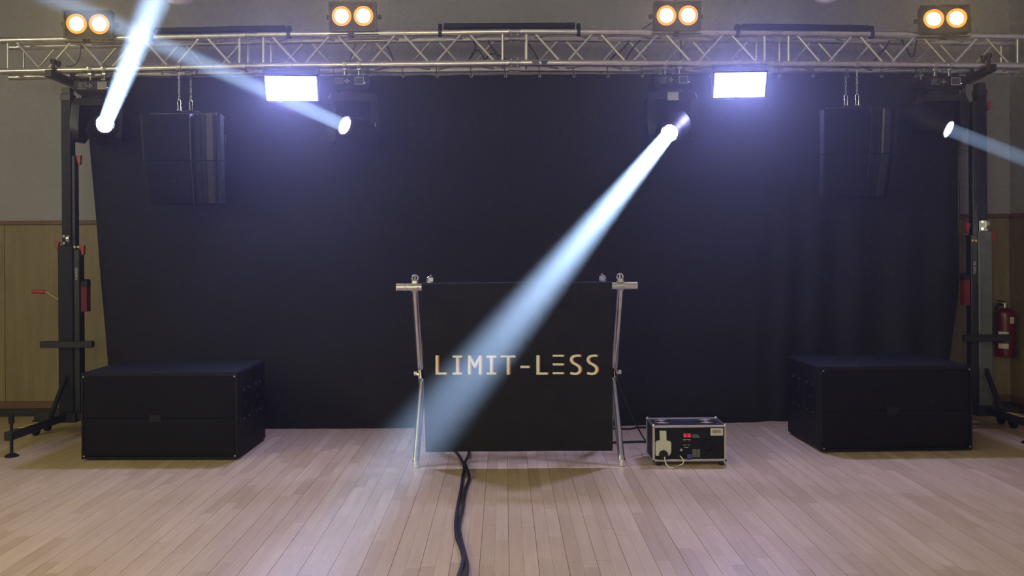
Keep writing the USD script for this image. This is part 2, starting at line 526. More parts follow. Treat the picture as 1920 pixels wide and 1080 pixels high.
TRUSS_LABELS = ('leftmost aluminium box truss section, under the far left twin lamp', 'aluminium box truss section left of centre, above the left white strobe',
                'aluminium box truss section right of centre, with blue sticker', 'rightmost aluminium box truss section, above the right lifting tower')
for s in range(4):
    A, B, C, D = jt[s], jt[s + 1], jb[s], jb[s + 1]
    ex = (B - A) / np.linalg.norm(B - A)
    L = np.linalg.norm(B - A)
    t = Thing('truss_section', TRUSS_LABELS[s], 'truss', (A + B + C + D) / 4 + back / 2, 'bolted aluminium truss sections')
    g = 0.046
    rails = {}
    for nm, a, b in (('ft', A, B), ('fb', C, D), ('rt', A + back, B + back), ('rb', C + back, D + back)):
        rails[nm] = (a, b)
        t.part('chord', [rod(a + ex * g, b - ex * g, 0.025, 18)] + [pipe(a + ex * g, a + ex * (g + 0.012), 0.0268, 0.02, 18), pipe(b - ex * (g + 0.012), b - ex * g, 0.0268, 0.02, 18)], M_alu)
        if s == 0:
            t.part('coupler', rod(a - ex * 0.02, a + ex * g, 0.021, 14), M_zinc)
        cp = [rod(b - ex * g, b + ex * g, 0.0215, 14)]
        for q in (-0.026, 0.026):
            cp.append(rod(b + ex * q - Z * 0.028 - Y * 0.0, b + ex * q + Z * 0.030, 0.006, 8))
        t.part('coupler', cp, M_zinc)
    lerp = lambda r, x: rails[r][0] + (rails[r][1] - rails[r][0]) * (x / L)
    e0, e1 = 0.093, L - 0.093
    for q in (e0, e1):
        for a, b in (('ft', 'fb'), ('rt', 'rb'), ('ft', 'rt'), ('fb', 'rb')):
            t.part('end_strut', rod(lerp(a, q), lerp(b, q), 0.010, 8), M_alu2)
    n0 = np.linspace(e0 + 0.035, e1 - 0.035, 8)
    for a, b, flip in (('ft', 'fb', 0), ('rt', 'rb', 1), ('fb', 'rb', 0), ('ft', 'rt', 1)):
        for k in range(7):
            xa, xb = n0[k] + 0.018, n0[k + 1] - 0.018
            up = (k + flip) % 2 == 0
            t.part('brace', rod(lerp(a if up else b, xa), lerp(b if up else a, xb), 0.009, 8), M_alu2)
    if s == 2:
        p = chord_z(1023)
        t.part('sticker', prism(Polygon([(math.cos(th) * 0.028, math.sin(th) * 0.030 + 0.012) for th in np.linspace(math.pi, 2 * math.pi, 14)]), 0.002, frame(p - Y * 0.0275, X, Z)), M_bluesticker, label='dark blue half-round sticker')
        p = chord_z(1007)
        t.part('sticker', xf(cbox((-0.028, -0.001, -0.012), (0.028, 0.001, 0.012)), frame(p - Y * 0.0262, X, Z)), M_silversteel, label='grey rectangular sticker')


def hook_clamp(p, drop, w=0.03, r=0.025):
    """A half-coupler around a chord at p, with a bolt going down by drop (up when negative)."""
    o = [pipe(p - X * w / 2, p + X * w / 2, r + 0.009, r + 0.0008, 18)]
    sg = 1 if drop > 0 else -1
    o.append(cbox(p + (-w / 2, -0.016, -sg * (r + 0.004)), p + (w / 2, 0.016, -sg * (r + 0.022)), 0.003))
    o.append(rod(p - Z * sg * (r + 0.02), p - Z * drop, 0.006, 8))
    o.append(rod(p + Y * -0.036 + Z * 0.004 * sg, p + Y * -0.05 + Z * 0.004 * sg, 0.009, 6))
    return cat(o)


# ------------------------------------------------------------------ pixel bars on the truss
for x0, x1, lab in ((295, 538, 'long slim black light bar lying on the truss, left of centre'), (835, 1081, 'long slim black light bar lying on top of the truss in the middle'), (1392, 1630, 'long slim black light bar lying on the truss, right of centre')):
    a, b = chord_z(x0, True) + Z * 0.047 + Y * 0.01, chord_z(x1, True) + Z * 0.047 + Y * 0.01
    t = Thing('light_bar', lab, 'light bar', (a + b) / 2, 'black light bars on the truss')
    t.part('housing', [bar(a, b, 0.075, 0.040, bevel=0.006)], M_gloss)
    for p in (a - (b - a) / np.linalg.norm(b - a) * 0.028, b + (b - a) / np.linalg.norm(b - a) * 0.028):
        q = p - Z * 0.047 - Y * 0.01
        t.part('clamp', [pipe(q - X * 0.014, q + X * 0.014, 0.034, 0.0258, 18), cbox(q + (-0.014, -0.014, 0.030), q + (0.014, 0.02, 0.064), 0.003)], M_blacksteel)
        t.part('end_cap', cbox(p + (-0.014, -0.03, -0.016), p + (0.014, 0.036, 0.016), 0.004), M_plastic)

# ------------------------------------------------------------------ twin halogen lamps (blinders)
BLIND = ((165, 46, 1, 'far left twin halogen lamp glowing amber on top of the truss', 145, 184),
         (661, 31, 1, 'twin halogen lamp glowing amber above the left white strobe', 641, 681),
         (1270, 30, -1, 'twin halogen lamp glowing amber, left of the right white strobe', 1250, 1290),
         (1772, 36, -1, 'far right twin halogen lamp, tilted, above the right tower', 1754, 1791))
for cx, cy, side, lab, la, lb in BLIND:
    c = P(cx, cy, TD - 0.08)
    top = chord_z(cx, True)
    tilt = -0.10 if cx < 1700 else 0.12
    M = frame(c, X + Y * (0.10 if cx < 300 else (-0.12 if cx > 1700 else 0.0)), Z + Y * tilt)
    t = Thing('twin_lamp', lab, 'stage lamp', top + Z * 0.03, 'amber twin lamps on the truss')
    w, h = 0.178, 0.105
    shell = [xf(hull([(x, y, z) for y, k in ((0.0, 1.0), (0.075, 1.0), (0.14, 0.80)) for x in (-w * k, w * k) for z in (-h * k, h * k)]), M)]
    rim = prism(rect2(-w - 0.004, -h - 0.004, w + 0.004, h + 0.004).difference(rect2(-w + 0.010, -h + 0.010, w - 0.010, h - 0.010)), 0.018, M @ trimesh.transformations.translation_matrix((0, -0.018, 0)))
    t.part('housing', shell, M_plastic)
    t.part('front_rim', rim, M_blacksteel)
    for u in (-0.084, 0.084):
        o = M @ np.array([u, -0.002, 0.004, 1.0])
        o, ax = o[:3], -M[:3, 1]
        t.part('reflector', lathe([(0.052, -0.001), (0.071, 0.020), (0.076, -0.001), (0.052, -0.001)], o, ax, 24), M_ring_glow, label='lamp reflector ring with amber glow painted on')
        t.part('lamp', lathe([(0.0001, 0.008), (0.036, 0.006), (0.053, 0.0), (0.0001, -0.001)], o, ax, 20), M_lamp, label='glowing lamp face')
    for sx in (-1, 1):
        q = [xf(bar((sx * (w + 0.012), 0.03, 0.0), (sx * (w + 0.012), 0.03, -h - 0.03), 0.03, 0.006), M)]
        t.part('yoke_arm', q, M_blacksteel)
        t.part('tilt_knob', xf(rod((sx * (w + 0.012), 0.03, 0.0), (sx * (w + (0.038 if sx == side else 0.022)), 0.03, 0.0), 0.018, 12), M), M_plastic)
    t.part('yoke', xf(bar((-w - 0.015, 0.03, -h - 0.027), (w + 0.015, 0.03, -h - 0.027), 0.03, 0.006), M), M_blacksteel)
    q = top.copy()
    t.part('clamp', [cbox(q + (-0.024, -0.035, 0.004), q + (0.024, 0.012, 0.034), 0.004), pipe(q - X * 0.02, q + X * 0.02, 0.034, 0.0258, 18), rod(q + Z * 0.03, (M @ np.array([0, 0.03, -h - 0.027, 1]))[:3], 0.007, 8)], M_blacksteel)

# ------------------------------------------------------------------ white strobe panels
for q, lab in ((((497, 145), (591, 143), (595, 187), (502, 190)), 'left white strobe panel hanging under the truss, dazzling bright'),
               (((1344, 137), (1435, 138), (1432, 183), (1339, 180)), 'right white strobe panel hanging under the truss, dazzling bright')):
    m = np.mean(q, 0)
    c = P(m[0], m[1], TD - 0.02)
    up = Z - Y * 0.42
    up /= np.linalg.norm(up)
    M = frame(c, X + Z * (-0.012 if m[0] < 900 else 0.012), up)
    t = Thing('strobe_panel', lab, 'strobe light', chord_z(m[0]), 'white strobe panels under the truss')
    w, h = 0.196, 0.094
    t.part('housing', xf(hull([(x, y, z) for y, k in ((0.004, 1.06), (0.05, 1.06), (0.10, 0.8)) for x in (-w * k, w * k) for z in (-h * k, h * k)]), M), M_plastic)
    for z0, z1 in ((-h, -0.002), (0.002, h)):
        t.part('light_panel', xf(trimesh.Trimesh([(-w, -0.001, z0), (w, -0.001, z0), (w, -0.001, z1), (-w, -0.001, z1)], [(0, 1, 2), (0, 2, 3)], process=False), M), M_strobe, label='glowing white light panel', smooth=False)
    for sx in (-1, 1):
        t.part('yoke_arm', xf(bar((sx * (w + 0.02), 0.045, 0), (sx * (w + 0.02), 0.045, h + 0.055), 0.03, 0.005, up=(1, 0, 0)), M), M_blacksteel)
    t.part('yoke', xf(bar((-w - 0.022, 0.045, h + 0.055), (w + 0.022, 0.045, h + 0.055), 0.035, 0.006), M), M_blacksteel)
    t.part('top_rail', [bar(chord_z(m[0] - 50) + (0, 0.0, -0.053), chord_z(m[0] + 50) + (0, 0.0, -0.053), 0.05, 0.032)], M_blacksteel)
    p = chord_z(m[0])
    t.part('clamp', [pipe(p - X * 0.02, p + X * 0.02, 0.035, 0.0258, 18), cbox(p + (-0.02, -0.015, -0.045), p + (0.02, 0.015, -0.03), 0.003)], M_zinc)


# ------------------------------------------------------------------ moving heads and their beams
def dash_text(x0, x1, z0, z1, rows, y, M, seed, vertical=False):
    """Rows of letter-sized marks: print that the photograph does not let one read."""
    r = random.Random(seed)
    o = []
    rh = (z1 - z0) / rows
    for k in range(rows):
        x = x0
        while x < x1 - 0.002:
            wd = r.uniform(0.004, 0.0075)
            if r.random() < 0.82:
                o.append(cbox((x, y - 0.0006, z0 + rh * (k + 0.2)), (min(x + wd, x1), y, z0 + rh * (k + 0.8))))
            x += wd + 0.0022
    return xf(cat(o), M)


def moving_head(lab, x_base, lens, beam_to, k, arm_text=None, tag=False, pan=0.0, led=True):
    c0 = chord_z(x_base)
    t = Thing('moving_head', lab, 'moving head light', c0, 'moving head beam lights under the truss')
    top, bot = c0[2] - 0.095, c0[2] - 0.205
    yb = TD + 0.06
    # base box, chamfered towards the bottom
    w = 0.150
    M = frame((c0[0], yb, 0), X, Z)
    t_body = hull([(sx * w, y, top - 0.012) for sx in (-1, 1) for y in (-0.14, 0.14)] + [(sx * (w - 0.02), y, top) for sx in (-1, 1) for y in (-0.12, 0.12)] + [(sx * w, y, bot + 0.03) for sx in (-1, 1) for y in (-0.14, 0.14)]
                  + [(sx * (w - 0.03), y, bot) for sx in (-1, 1) for y in (-0.115, 0.115)])
    base = t.part('base', xf(t_body, M), M_plastic)
    y = -0.1402
    t.part('control_text', dash_text(-0.118, -0.048, bot + 0.038, top - 0.02, 4, y, M, k), M_printdim, parent=base)
    b5 = []
    for dx, dz in ((0, 0), (0.014, 0), (-0.014, 0), (0, 0.013), (0, -0.013)):
        b5.append(rod((-0.024 + dx, y + 0.001, (top + bot) / 2 + 0.008 + dz), (-0.024 + dx, y - 0.003, (top + bot) / 2 + 0.008 + dz), 0.0048, 10))
    t.part('buttons', [xf(b, M) for b in b5], M_print, parent=base)
    sc = rect2(0.035, bot + 0.036, 0.105, top - 0.016)
    t.part('display_frame', prism(sc.difference(sc.buffer(-0.0035, join_style=2)), 0.003, M @ trimesh.transformations.translation_matrix((0, y - 0.003, 0))), M_print, parent=base)
    t.part('display', xf(cbox((0.038, y - 0.001, bot + 0.039), (0.102, y + 0.001, top - 0.019)), M), M_screen, parent=base)
    if led:
        t.part('indicator', xf(rod((0.112, y + 0.001, bot + 0.048), (0.112, y - 0.003, bot + 0.048), 0.004, 8), M), M_ledblue, parent=base)
    for sx in (-1, 1):
        t.part('clamp', [hook_clamp(c0 + X * sx * 0.055, 0.099, 0.032), cbox(c0 + (sx * 0.055 - 0.02, 0.0, -0.1), c0 + (sx * 0.055 + 0.02, 0.20, -0.092), 0.002), hook_clamp(c0 + X * sx * 0.055 + back, 0.095, 0.03)], M_zinc)
    # head: hull of spheres along the beam direction
    lp = P(*lens)
    d = beam_to - lp
    d /= np.linalg.norm(d)
    pv = lp - d * 0.20
    # yoke: bridge plate, turntable, two tapered arms
    R = M @ trimesh.transformations.rotation_matrix(pan, [0, 0, 1])
    piv = min(pv[2] + 0.03, bot - 0.14)
    yk = [xf(rod((0, 0, bot), (0, 0, bot - 0.022), 0.10, 24), R), xf(hull([(sx * 0.185, sy * 0.075, bot - 0.045) for sx in (-1, 1) for sy in (-1, 1)] + [(sx * 0.165, sy * 0.085, bot - 0.02) for sx in (-1, 1) for sy in (-1, 1)] + [(sx * 0.19, sy * 0.075, bot - 0.075) for sx in (-1, 1) for sy in (-1, 1)]), R)]
    yoke = t.part('yoke', yk, M_plastic)
    for sx in (-1, 1):
        pts = []
        for (x, zz, dy) in ((0.135, bot - 0.05, 0.07), (0.198, bot - 0.06, 0.07), (0.132, piv, 0.105), (0.204, piv, 0.10), (0.140, piv - 0.09, 0.085), (0.190, piv - 0.10, 0.075), (0.15, piv - 0.125, 0.05), (0.18, piv - 0.125, 0.045)):
            pts += [(sx * x, -dy, zz), (sx * x, dy, zz)]
        arm = t.part('yoke_arm', xf(hull(pts), R), M_gloss)
        if arm_text == sx:
            rot = trimesh.transformations.rotation_matrix(math.pi / 2, [0, 1, 0])
            Mt = R @ trimesh.transformations.translation_matrix((sx * 0.168, -0.106, piv - 0.01)) @ rot
            t.part('arm_lettering', dash_text(-0.06, 0.06, -0.008, 0.008, 1, 0, Mt, 40 + k), M_print, parent=arm)
    if tag:
        t.part('paper_tag', xf(cbox((-0.043, -0.0885, bot - 0.085), (0.043, -0.0875, bot - 0.022)), M), M_print, parent=yoke, label='pale paper tag')
        t.part('indicator', xf(rod((-0.004, -0.089, bot - 0.012), (-0.004, -0.093, bot - 0.012), 0.004, 8), M), M_ledwhite, parent=yoke)
    sp = trimesh.creation.icosphere(3, 1.0).vertices
    pts = np.vstack([pv - d * 0.10 + sp * 0.085, pv - d * 0.02 + sp * 0.118, pv + d * 0.05 + sp * 0.108])
    ring = [(0.0, 0.095), (0.085, 0.16), (0.072, 0.197)]
    hd = t.part('head', [hull(pts), lathe([(0.0001, 0.0), (0.11, 0.0), (0.108, 0.07), (0.088, 0.13), (0.076, 0.190), (0.074, 0.197), (0.066, 0.197), (0.064, 0.145), (0.0001, 0.145)], pv, d, 32)], M_plastic)
    t.part('lens', lathe([(0.0001, 0.0), (0.063, 0.0), (0.063, 0.004), (0.0001, 0.008)], pv + d * 0.146, d, 12), M_lens, parent=hd, label='glowing white lens')
    l = UsdLux.SphereLight.Define(stage, f'/World/beam_lamp_{k + 1}')
    l.CreateRadiusAttr(0.054); l.CreateNormalizeAttr(True)
    l.CreateIntensityAttr(K_BEAM[k]); l.CreateColorAttr(Gf.Vec3f(*C_BEAM))
    sh = UsdLux.ShapingAPI.Apply(l.GetPrim())
    sh.CreateShapingConeAngleAttr(BEAM_ANGLE[k]); sh.CreateShapingConeSoftnessAttr(0.5)
    aim(l.GetPrim(), pv + d * 0.158, d)


BEAM_ANGLE = (1.1, 1.1, 1.75, 1.3)
moving_head('far left moving head light shooting a bright beam steeply upwards', 185, (197, 232, 7.12), P(290, 0, 4.9), 0, led=True)
moving_head('moving head light near the left strobe, its beam crossing to upper left', 662, (645, 235, 7.14), P(130, 8, 5.6), 1, arm_text=1, pan=0.15)
moving_head('moving head light throwing its beam across the black front cloth', 1263, (1255, 250, 7.10), P(640, 1000, 3.3), 2, tag=True)
moving_head('far right moving head light with its beam leaving to the right', 1768, (1780, 243, 7.12), P(1920, 297, 6.75), 3, arm_text=-1, pan=-0.2)

# ------------------------------------------------------------------ hanging speakers
for nm, x0, x1, y0, ym, y1, chains, side in (('left', 262, 413, 210, 300, 380, ((338, 7.26), (360, 7.5)), 'left'), ('right', 1545, 1685, 200, 287, 366, ((1609, 7.26), (1588, 7.5)), 'right')):
    DA = 7.08
    A, B = P(x0, y0, DA), P(x1, y0, DA)
    w = B[0] - A[0]
    zt, zm, zb = P((x0 + x1) / 2, y0 + 4, DA)[2], P((x0 + x1) / 2, ym, DA)[2], P((x0 + x1) / 2, y1, DA)[2]
    mods = ((zt, zm + 0.003, 0.0, 0.03, 'upper'), (zm - 0.003, zb, 0.03, 0.11, 'lower'))
    grp = None
    for za, zc, ya, yc, pos in mods:
        lab = f'{pos} black speaker module of the pair hung under the {side} end of the truss'
        t = Thing('line_array_speaker', lab, 'speaker', (A[0] + w / 2, DA + 0.2, zc), 'black line array speakers under the truss')

        def slab(u0, u1, d0, d1, zz0=za, zz1=zc, taper=0.0):
            """A block of the front, between fractions u0..u1 of the width, from depth d0 to d1."""
            q = []
            for u in (u0, u1):
                for z, yy, k in ((zz0, ya, 0.0), (zz1, yc, 1.0)):
                    nar = (0.02 if pos == 'lower' else 0.006) * k + (0.006 if pos == 'lower' else 0)
                    x = A[0] + w * u + nar * (1 - 2 * u)
                    q += [(x, DA + yy + d0, z), (x, DA + yy + d1, z)]
            return hull(q)
        t.part('cabinet', hull(np.vstack([slab(0.0, 1.0, 0.035, 0.09).vertices, slab(0.20, 0.80, 0.28, 0.31).vertices])), M_texture)
        t.part('grille', [slab(0.035, 0.60, 0.0, 0.035)], M_grille)
        t.part('grille_ridge', [hull(np.vstack([slab(0.60, 0.655, 0.012, 0.035).vertices, slab(0.615, 0.632, -0.014, 0.0).vertices]))], M_ridge)
        t.part('horn', [slab(0.655, 0.80, 0.026, 0.035), slab(0.72, 0.735, 0.006, 0.03)], M_plastic)
        t.part('horn_rim', [hull(np.vstack([slab(0.80, 0.93, 0.014, 0.035).vertices, slab(0.82, 0.90, 0.002, 0.014).vertices]))], M_ridge)
        t.part('side_rim', slab(0.955, 1.0, 0.0, 0.035), M_plastic)
        t.part('side_rim', slab(0.0, 0.03, 0.004, 0.035), M_plastic)
        if pos == 'lower':
            bc = P((x0 + x1) / 2 - 20, ym + 38, DA)
            t.part('badge', cbox((bc[0] - 0.04, DA + ya + 0.024, bc[2] - 0.022), (bc[0] + 0.04, DA + ya + 0.036, bc[2] + 0.022), 0.004), M_grille)
        else:
            t.part('fly_frame', [cbox((A[0] + 0.05, DA + 0.07, zt + 0.001), (B[0] - 0.05, DA + 0.11, zt + 0.022), 0.003), cbox((A[0] + 0.05, DA + 0.24, zt + 0.001), (B[0] - 0.05, DA + 0.28, zt + 0.022), 0.003)]
                   + [cbox((xx - 0.02, DA + 0.05, zt + 0.02), (xx + 0.02, DA + 0.44, zt + 0.034), 0.003) for xx in (A[0] + w * 0.52, A[0] + w * (0.66 if side == 'left' else 0.34))], M_blacksteel)
            t.part('pin', cbox((B[0] + 0.005, DA + 0.1, (za + zc) / 2 - 0.03), (B[0] + 0.012, DA + 0.11, (za + zc) / 2 + 0.03)), M_chrome)
    for cxp, dd in chains:
        tp = chord_z(cxp, depth=dd)
        tp[1] = dd
        foot = P(cxp, y0 - 2, dd)[2]
        foot = max(foot, zt + 0.036)
        front = dd < 7.3
        t = Thing('lifting_chain', f'steel chain with shackle holding the {side} speakers, {"front" if front else "rear"} one', 'chain', (tp[0], dd, foot), 'chains holding the hanging speakers')
        z0, z1 = foot + 0.09, tp[2] - 0.03
        links = []
        n = max(4, int((z1 - z0) / 0.027))
        for k in range(n):
            z = z0 + (z1 - z0) * (k + 0.5) / n
            h = (z1 - z0) / n * 0.5 + 0.005
            ax = X if k % 2 else Y
            th = np.linspace(0, 2 * math.pi, 11)
            u = Y if k % 2 else X
            pts = np.array([(tp[0], dd, z)]) + np.outer(np.cos(th) * 0.0065, u) + np.outer(np.sin(th) * h, Z)
            links.append(tube(pts, 0.0023, 6))
        t.part('links', links, M_zinc, label='chain links')
        th = np.linspace(-0.2 * math.pi, 1.2 * math.pi, 16)
        pts = np.array([(tp[0], dd, foot + 0.062)]) + np.outer(np.cos(th) * 0.013, X) + np.outer(np.sin(th) * 0.03, Z)
        pts = np.vstack([[(tp[0] + 0.012, dd, foot + 0.0)], pts, [(tp[0] - 0.012, dd, foot + 0.0)]])
        t.part('shackle', [tube(pts, 0.0045, 8), rod((tp[0] - 0.020, dd, foot + 0.006), (tp[0] + 0.020, dd, foot + 0.006), 0.005, 8)], M_chrome)
        t.part('chord_wrap', pipe(tp - X * 0.02, tp + X * 0.02, 0.034, 0.0256, 16), M_zinc)

# ------------------------------------------------------------------ black backdrop
CD = 7.53


def curtain_mesh():
    nu, nv = 520, 36
    ys = np.linspace(0, 1, nv)
    left = np.interp(137 + ys * 668, (137, 250, 420, 520, 670, 805), (146, 166, 180, 187, 200, 204))
    right = np.interp(137 + ys * 668, (137, 250, 420, 507, 566, 674, 800), (1799, 1800, 1803, 1809, 1810, 1798, 1790))
    V = np.zeros((nv, nu, 3))
    for j, v in enumerate(ys):
        a, b = P(left[j], 139, CD)[0], P(right[j], 139, CD)[0]
        u = np.linspace(0, 1, nu)
        x = a + (b - a) * u
        top = P(945, 139.5, CD)[2]
        z = top * (1 - v) + 0.004 * v
        # a flat cloth on the left, gathered folds towards the right
        amp = 0.004 + 0.010 * np.clip((x + 3.4) / 0.5, 0, 1) * np.clip((-2.6 - x) / 0.4, 0, 1) + 0.034 * np.clip((x - 1.9) / 0.9, 0, 1)
        ph = x * 21 + 1.4 * np.sin(x * 3.1) + 0.5 * v * np.sin(x * 5)
        y = CD + amp * (0.35 + 0.65 * v) * np.sin(ph) + 0.014 * np.sin(x * 2.3 + 1.0) * v
        y += np.interp(x, (-3.4, 0.8, 2.3, 3.7), (-0.03, -0.02, 0.16, 0.22)) * v ** 1.5
        drape = 0.006 * np.abs(np.sin(x * 9.6)) * (1 - v) ** 8
        V[j, :, 0], V[j, :, 1], V[j, :, 2] = x, y, z - drape
    th = np.array([0, 0.004, 0])
    v0 = V.reshape(-1, 3)
    n = nu * nv
    f = []
    i, j = np.meshgrid(np.arange(nv - 1), np.arange(nu - 1), indexing='ij')
    a = (i * nu + j).ravel(); b = a + 1; c = a + nu + 1; d = a + nu
    f = np.vstack([np.stack([a, d, b], 1), np.stack([b, d, c], 1)])
    f2 = f[:, ::-1] + n
    edge = list(range(0, nu)) + [k * nu + nu - 1 for k in range(1, nv)] + [(nv - 1) * nu + k for k in range(nu - 2, -1, -1)] + [k * nu for k in range(nv - 2, -1, -1)]
    s = []
    for p, q in zip(edge[:-1], edge[1:]):
        s += [(p, q, q + n), (p, q + n, p + n)]
    m = trimesh.Trimesh(np.vstack([v0, v0 + th]), np.vstack([f, f2, s]), process=False)
    return m


t = Thing('stage_backdrop', 'large black cloth backdrop tied to the truss behind the front cloth', 'curtain', (0, CD, 0))
cm = curtain_mesh()
t.part('cloth', cm, M_curtain, smooth=True)
for xx in list(range(180, 1790, 64)):
    p = P(xx, 143, CD)
    e = np.array([p[0], CD - 0.012, p[2]])
    t.part('eyelet', torus(e, Y, 0.010, 0.003, 12, 6), M_zinc)
    q = chord_z(xx, depth=TD + TR)
    q[1] = TD + TR
    t.part('tie_cord', tube(spline([e + Z * 0.006, q + (0.003, -0.031, -0.01), q + (0.006, -0.030, 0.012), q + (0.004, -0.004, 0.031)], 5), 0.003, 6), M_cable)


# ------------------------------------------------------------------ lifting towers
def text_strip(txt, height, M, material_depth=0.0015):
    m = meshkit.text_mesh(txt, height, material_depth, bold=True)
    m.apply_transform(M)
    return m


def tower(lab, s, mx0, mx1, rx0, rx1, front_leg, rear_leg, latch, upper, cross, base_y, fork, handle=None, lit=False):
    """s=1: the side rail is right of the mast. Columns are given in the picture."""
    D = 7.345
    p0, p1, r0, r1 = (P(q, 500, D)[0] for q in (mx0, mx1, rx0, rx1))
    cx = (p0 + p1) / 2
    t = Thing('lifting_tower', lab, 'lifting tower', (cx, D + 0.06, 0), 'black lifting towers under the truss ends')
    zt = P(945, latch[1], D)[2]           # top of the outer mast
    zt2 = P(945, latch[0], D)[2]          # top of the middle rail
    ztop = chord_z(mx0)[2] - 0.145
    face = M_silversteel if lit else M_greysteel  # the flag selects the paler grey outer mast face
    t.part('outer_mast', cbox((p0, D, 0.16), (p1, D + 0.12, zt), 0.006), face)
    t.part('side_rail', cbox((min(r0, r1), D + 0.015, 0.16), (max(r0, r1), D + 0.105, zt - 0.03), 0.004), M_blacksteel)
    u0, u1, v0, v1 = (P(q, 300, D)[0] for q in upper)
    t.part('inner_mast', cbox((u0, D + 0.015, zt - 0.12), (u1, D + 0.10, ztop - 0.02), 0.005), M_greysteel if not lit else M_greysteel)
    t.part('middle_rail', cbox((min(v0, v1), D + 0.02, zt - 0.1), (max(v0, v1), D + 0.09, zt2), 0.004), M_blacksteel)
    neck = (u0 + u1) / 2
    t.part('top_post', [cbox((neck - 0.034, D + 0.02, ztop - 0.03), (neck + 0.034, D + 0.09, ztop + 0.03), 0.004), cbox((u0 - 0.004, D + 0.01, ztop - 0.075), (u1 + 0.004, D + 0.105, ztop - 0.02), 0.005)], M_blacksteel)
    # pulleys, bolts and cable guide at the top of the outer mast
    pu = []
    for dz, dx in ((0.075, -0.2), (0.02, -0.2), (0.07, 0.28)):
        pc = np.array([neck + dx * (u1 - u0), D + 0.012, zt + dz])
        pu.append(rod(pc, pc - Y * 0.012, 0.011, 12))
    t.part('bolts', pu, M_chrome)
    pc = np.array([neck + 0.3 * (u1 - u0), D + 0.010, zt + 0.055])
    t.part('pulley', [pipe(pc + X * -0.012, pc + X * 0.012, 0.034, 0.010, 20)], M_zinc)
    if lit:
        t.part('cable_guide', [cbox((u0 + 0.002, D + 0.004, zt - 0.002), (u1 - 0.002, D + 0.016, zt + 0.085), 0.003)], M_zinc)
    rc = (r0 + r1) / 2
    for x, z, sg in ((max(v0, v1) + 0.006 if s > 0 else u1 + 0.004, zt2 - 0.01, 1 if s > 0 else 1), ((p0 - 0.002) if s > 0 else p1 + 0.002, zt + 0.03 if s > 0 else zt - 0.02, -1 if s > 0 else 1), (rc + s * 0.02, zt - 0.01 if s > 0 else zt + 0.06, s)):
        q = hull([(x, D + 0.03, z), (x, D + 0.06, z), (x + sg * 0.034, D + 0.03, z + 0.012), (x + sg * 0.034, D + 0.06, z + 0.012), (x + sg * 0.018, D + 0.03, z - 0.065), (x + sg * 0.018, D + 0.06, z - 0.065), (x + sg * 0.030, D + 0.03, z - 0.06), (x + sg * 0.030, D + 0.06, z - 0.06)])
        t.part('safety_latch', q, M_red, label='red safety latch')
    # lettering down the side rail, as on the mast in the photograph
    zc = P(945, 505, D)[2]
    rotM = frame((rc + 0.009, D + 0.0145, zc - 0.09), Z, -X)
    base = np.eye(4); base[:3, :3] = np.array([[1, 0, 0], [0, 0, 1], [0, -1, 0]]).T
    tm = meshkit.text_mesh('FANTEK', 0.018, 0.0015, bold=True)
    Mx = np.eye(4)
    Mx[:3, 0], Mx[:3, 1], Mx[:3, 2], Mx[:3, 3] = Z, -X, -Y, (rc + 0.009, D + 0.0150, zc - 0.06)
    tm.apply_transform(Mx)
    t.part('lettering', tm, M_print, smooth=False)
    for dz in (0.15, 0.155):
        pass
    t.part('yellow_sticker', [rod((rc + dx, D + 0.016, zc + 0.20), (rc + dx, D + 0.0135, zc + 0.20), 0.010, 10) for dx in (-0.013, 0.014)], M_yellow)
    # cross handle
    a, b = P(cross[0], cross[2], D - 0.02), P(cross[1], cross[2], D - 0.02)
    b[2] = a[2]
    t.part('push_handle', bar(a + X * 0.0, b, 0.05, 0.052), M_blacksteel)
    # winch beside the mast
    wz0, wz1 = P(945, 579, D)[2], P(945, 518, D)[2]
    wx = max(r0, r1) + 0.006 if s > 0 else min(r0, r1) - 0.052
    hz_ = (wz1 - wz0) / 2
    prof = unary_union([rect2(-0.034, -hz_, 0.034, hz_ - 0.034), Point(0, hz_ - 0.034).buffer(0.034, 12)])
    Mw = frame((wx, D + 0.06, (wz0 + wz1) / 2), Y, Z)
    Mw[:3, 1] = X
    wn = t.part('winch', prism(prof.intersection(rect2(-1, -1, 1, hz_ - 0.06)), 0.046, Mw), M_redpaint, label='red winch housing')
    t.part('winch_cap', prism(prof.intersection(rect2(-1, hz_ - 0.0595, 1, 1)), 0.050, Mw @ trimesh.transformations.translation_matrix((0, -0.002, 0))), M_plastic, parent=wn)
    if handle:
        h0, h1, h2 = (P(*q, D + 0.02) for q in handle)
        hd = t.part('crank', tube(spline([h0 + X * 0.03, h0, (h0 + h1) / 2, h1, (h1 + h2) / 2], 5), 0.009, 8), M_brass, label='brass coloured crank rod')
        t.part('crank_grip', [rod(h1, h2, 0.016, 12)], M_red, parent=hd, label='red hand grip')
    # base: plate, legs, braces, castors, jacks
    bc = np.array([cx, D + 0.06, 0.0])
    t.part('base_frame', [cbox((cx - 0.24, D - 0.03, 0.115), (cx + 0.24, D + 0.03, 0.17), 0.005), cbox((cx - 0.24, D + 0.09, 0.115), (cx + 0.24, D + 0.15, 0.17), 0.005), cbox((cx - 0.10, D - 0.06, 0.10), (cx + 0.10, D + 0.18, 0.175), 0.005)], M_blacksteel)
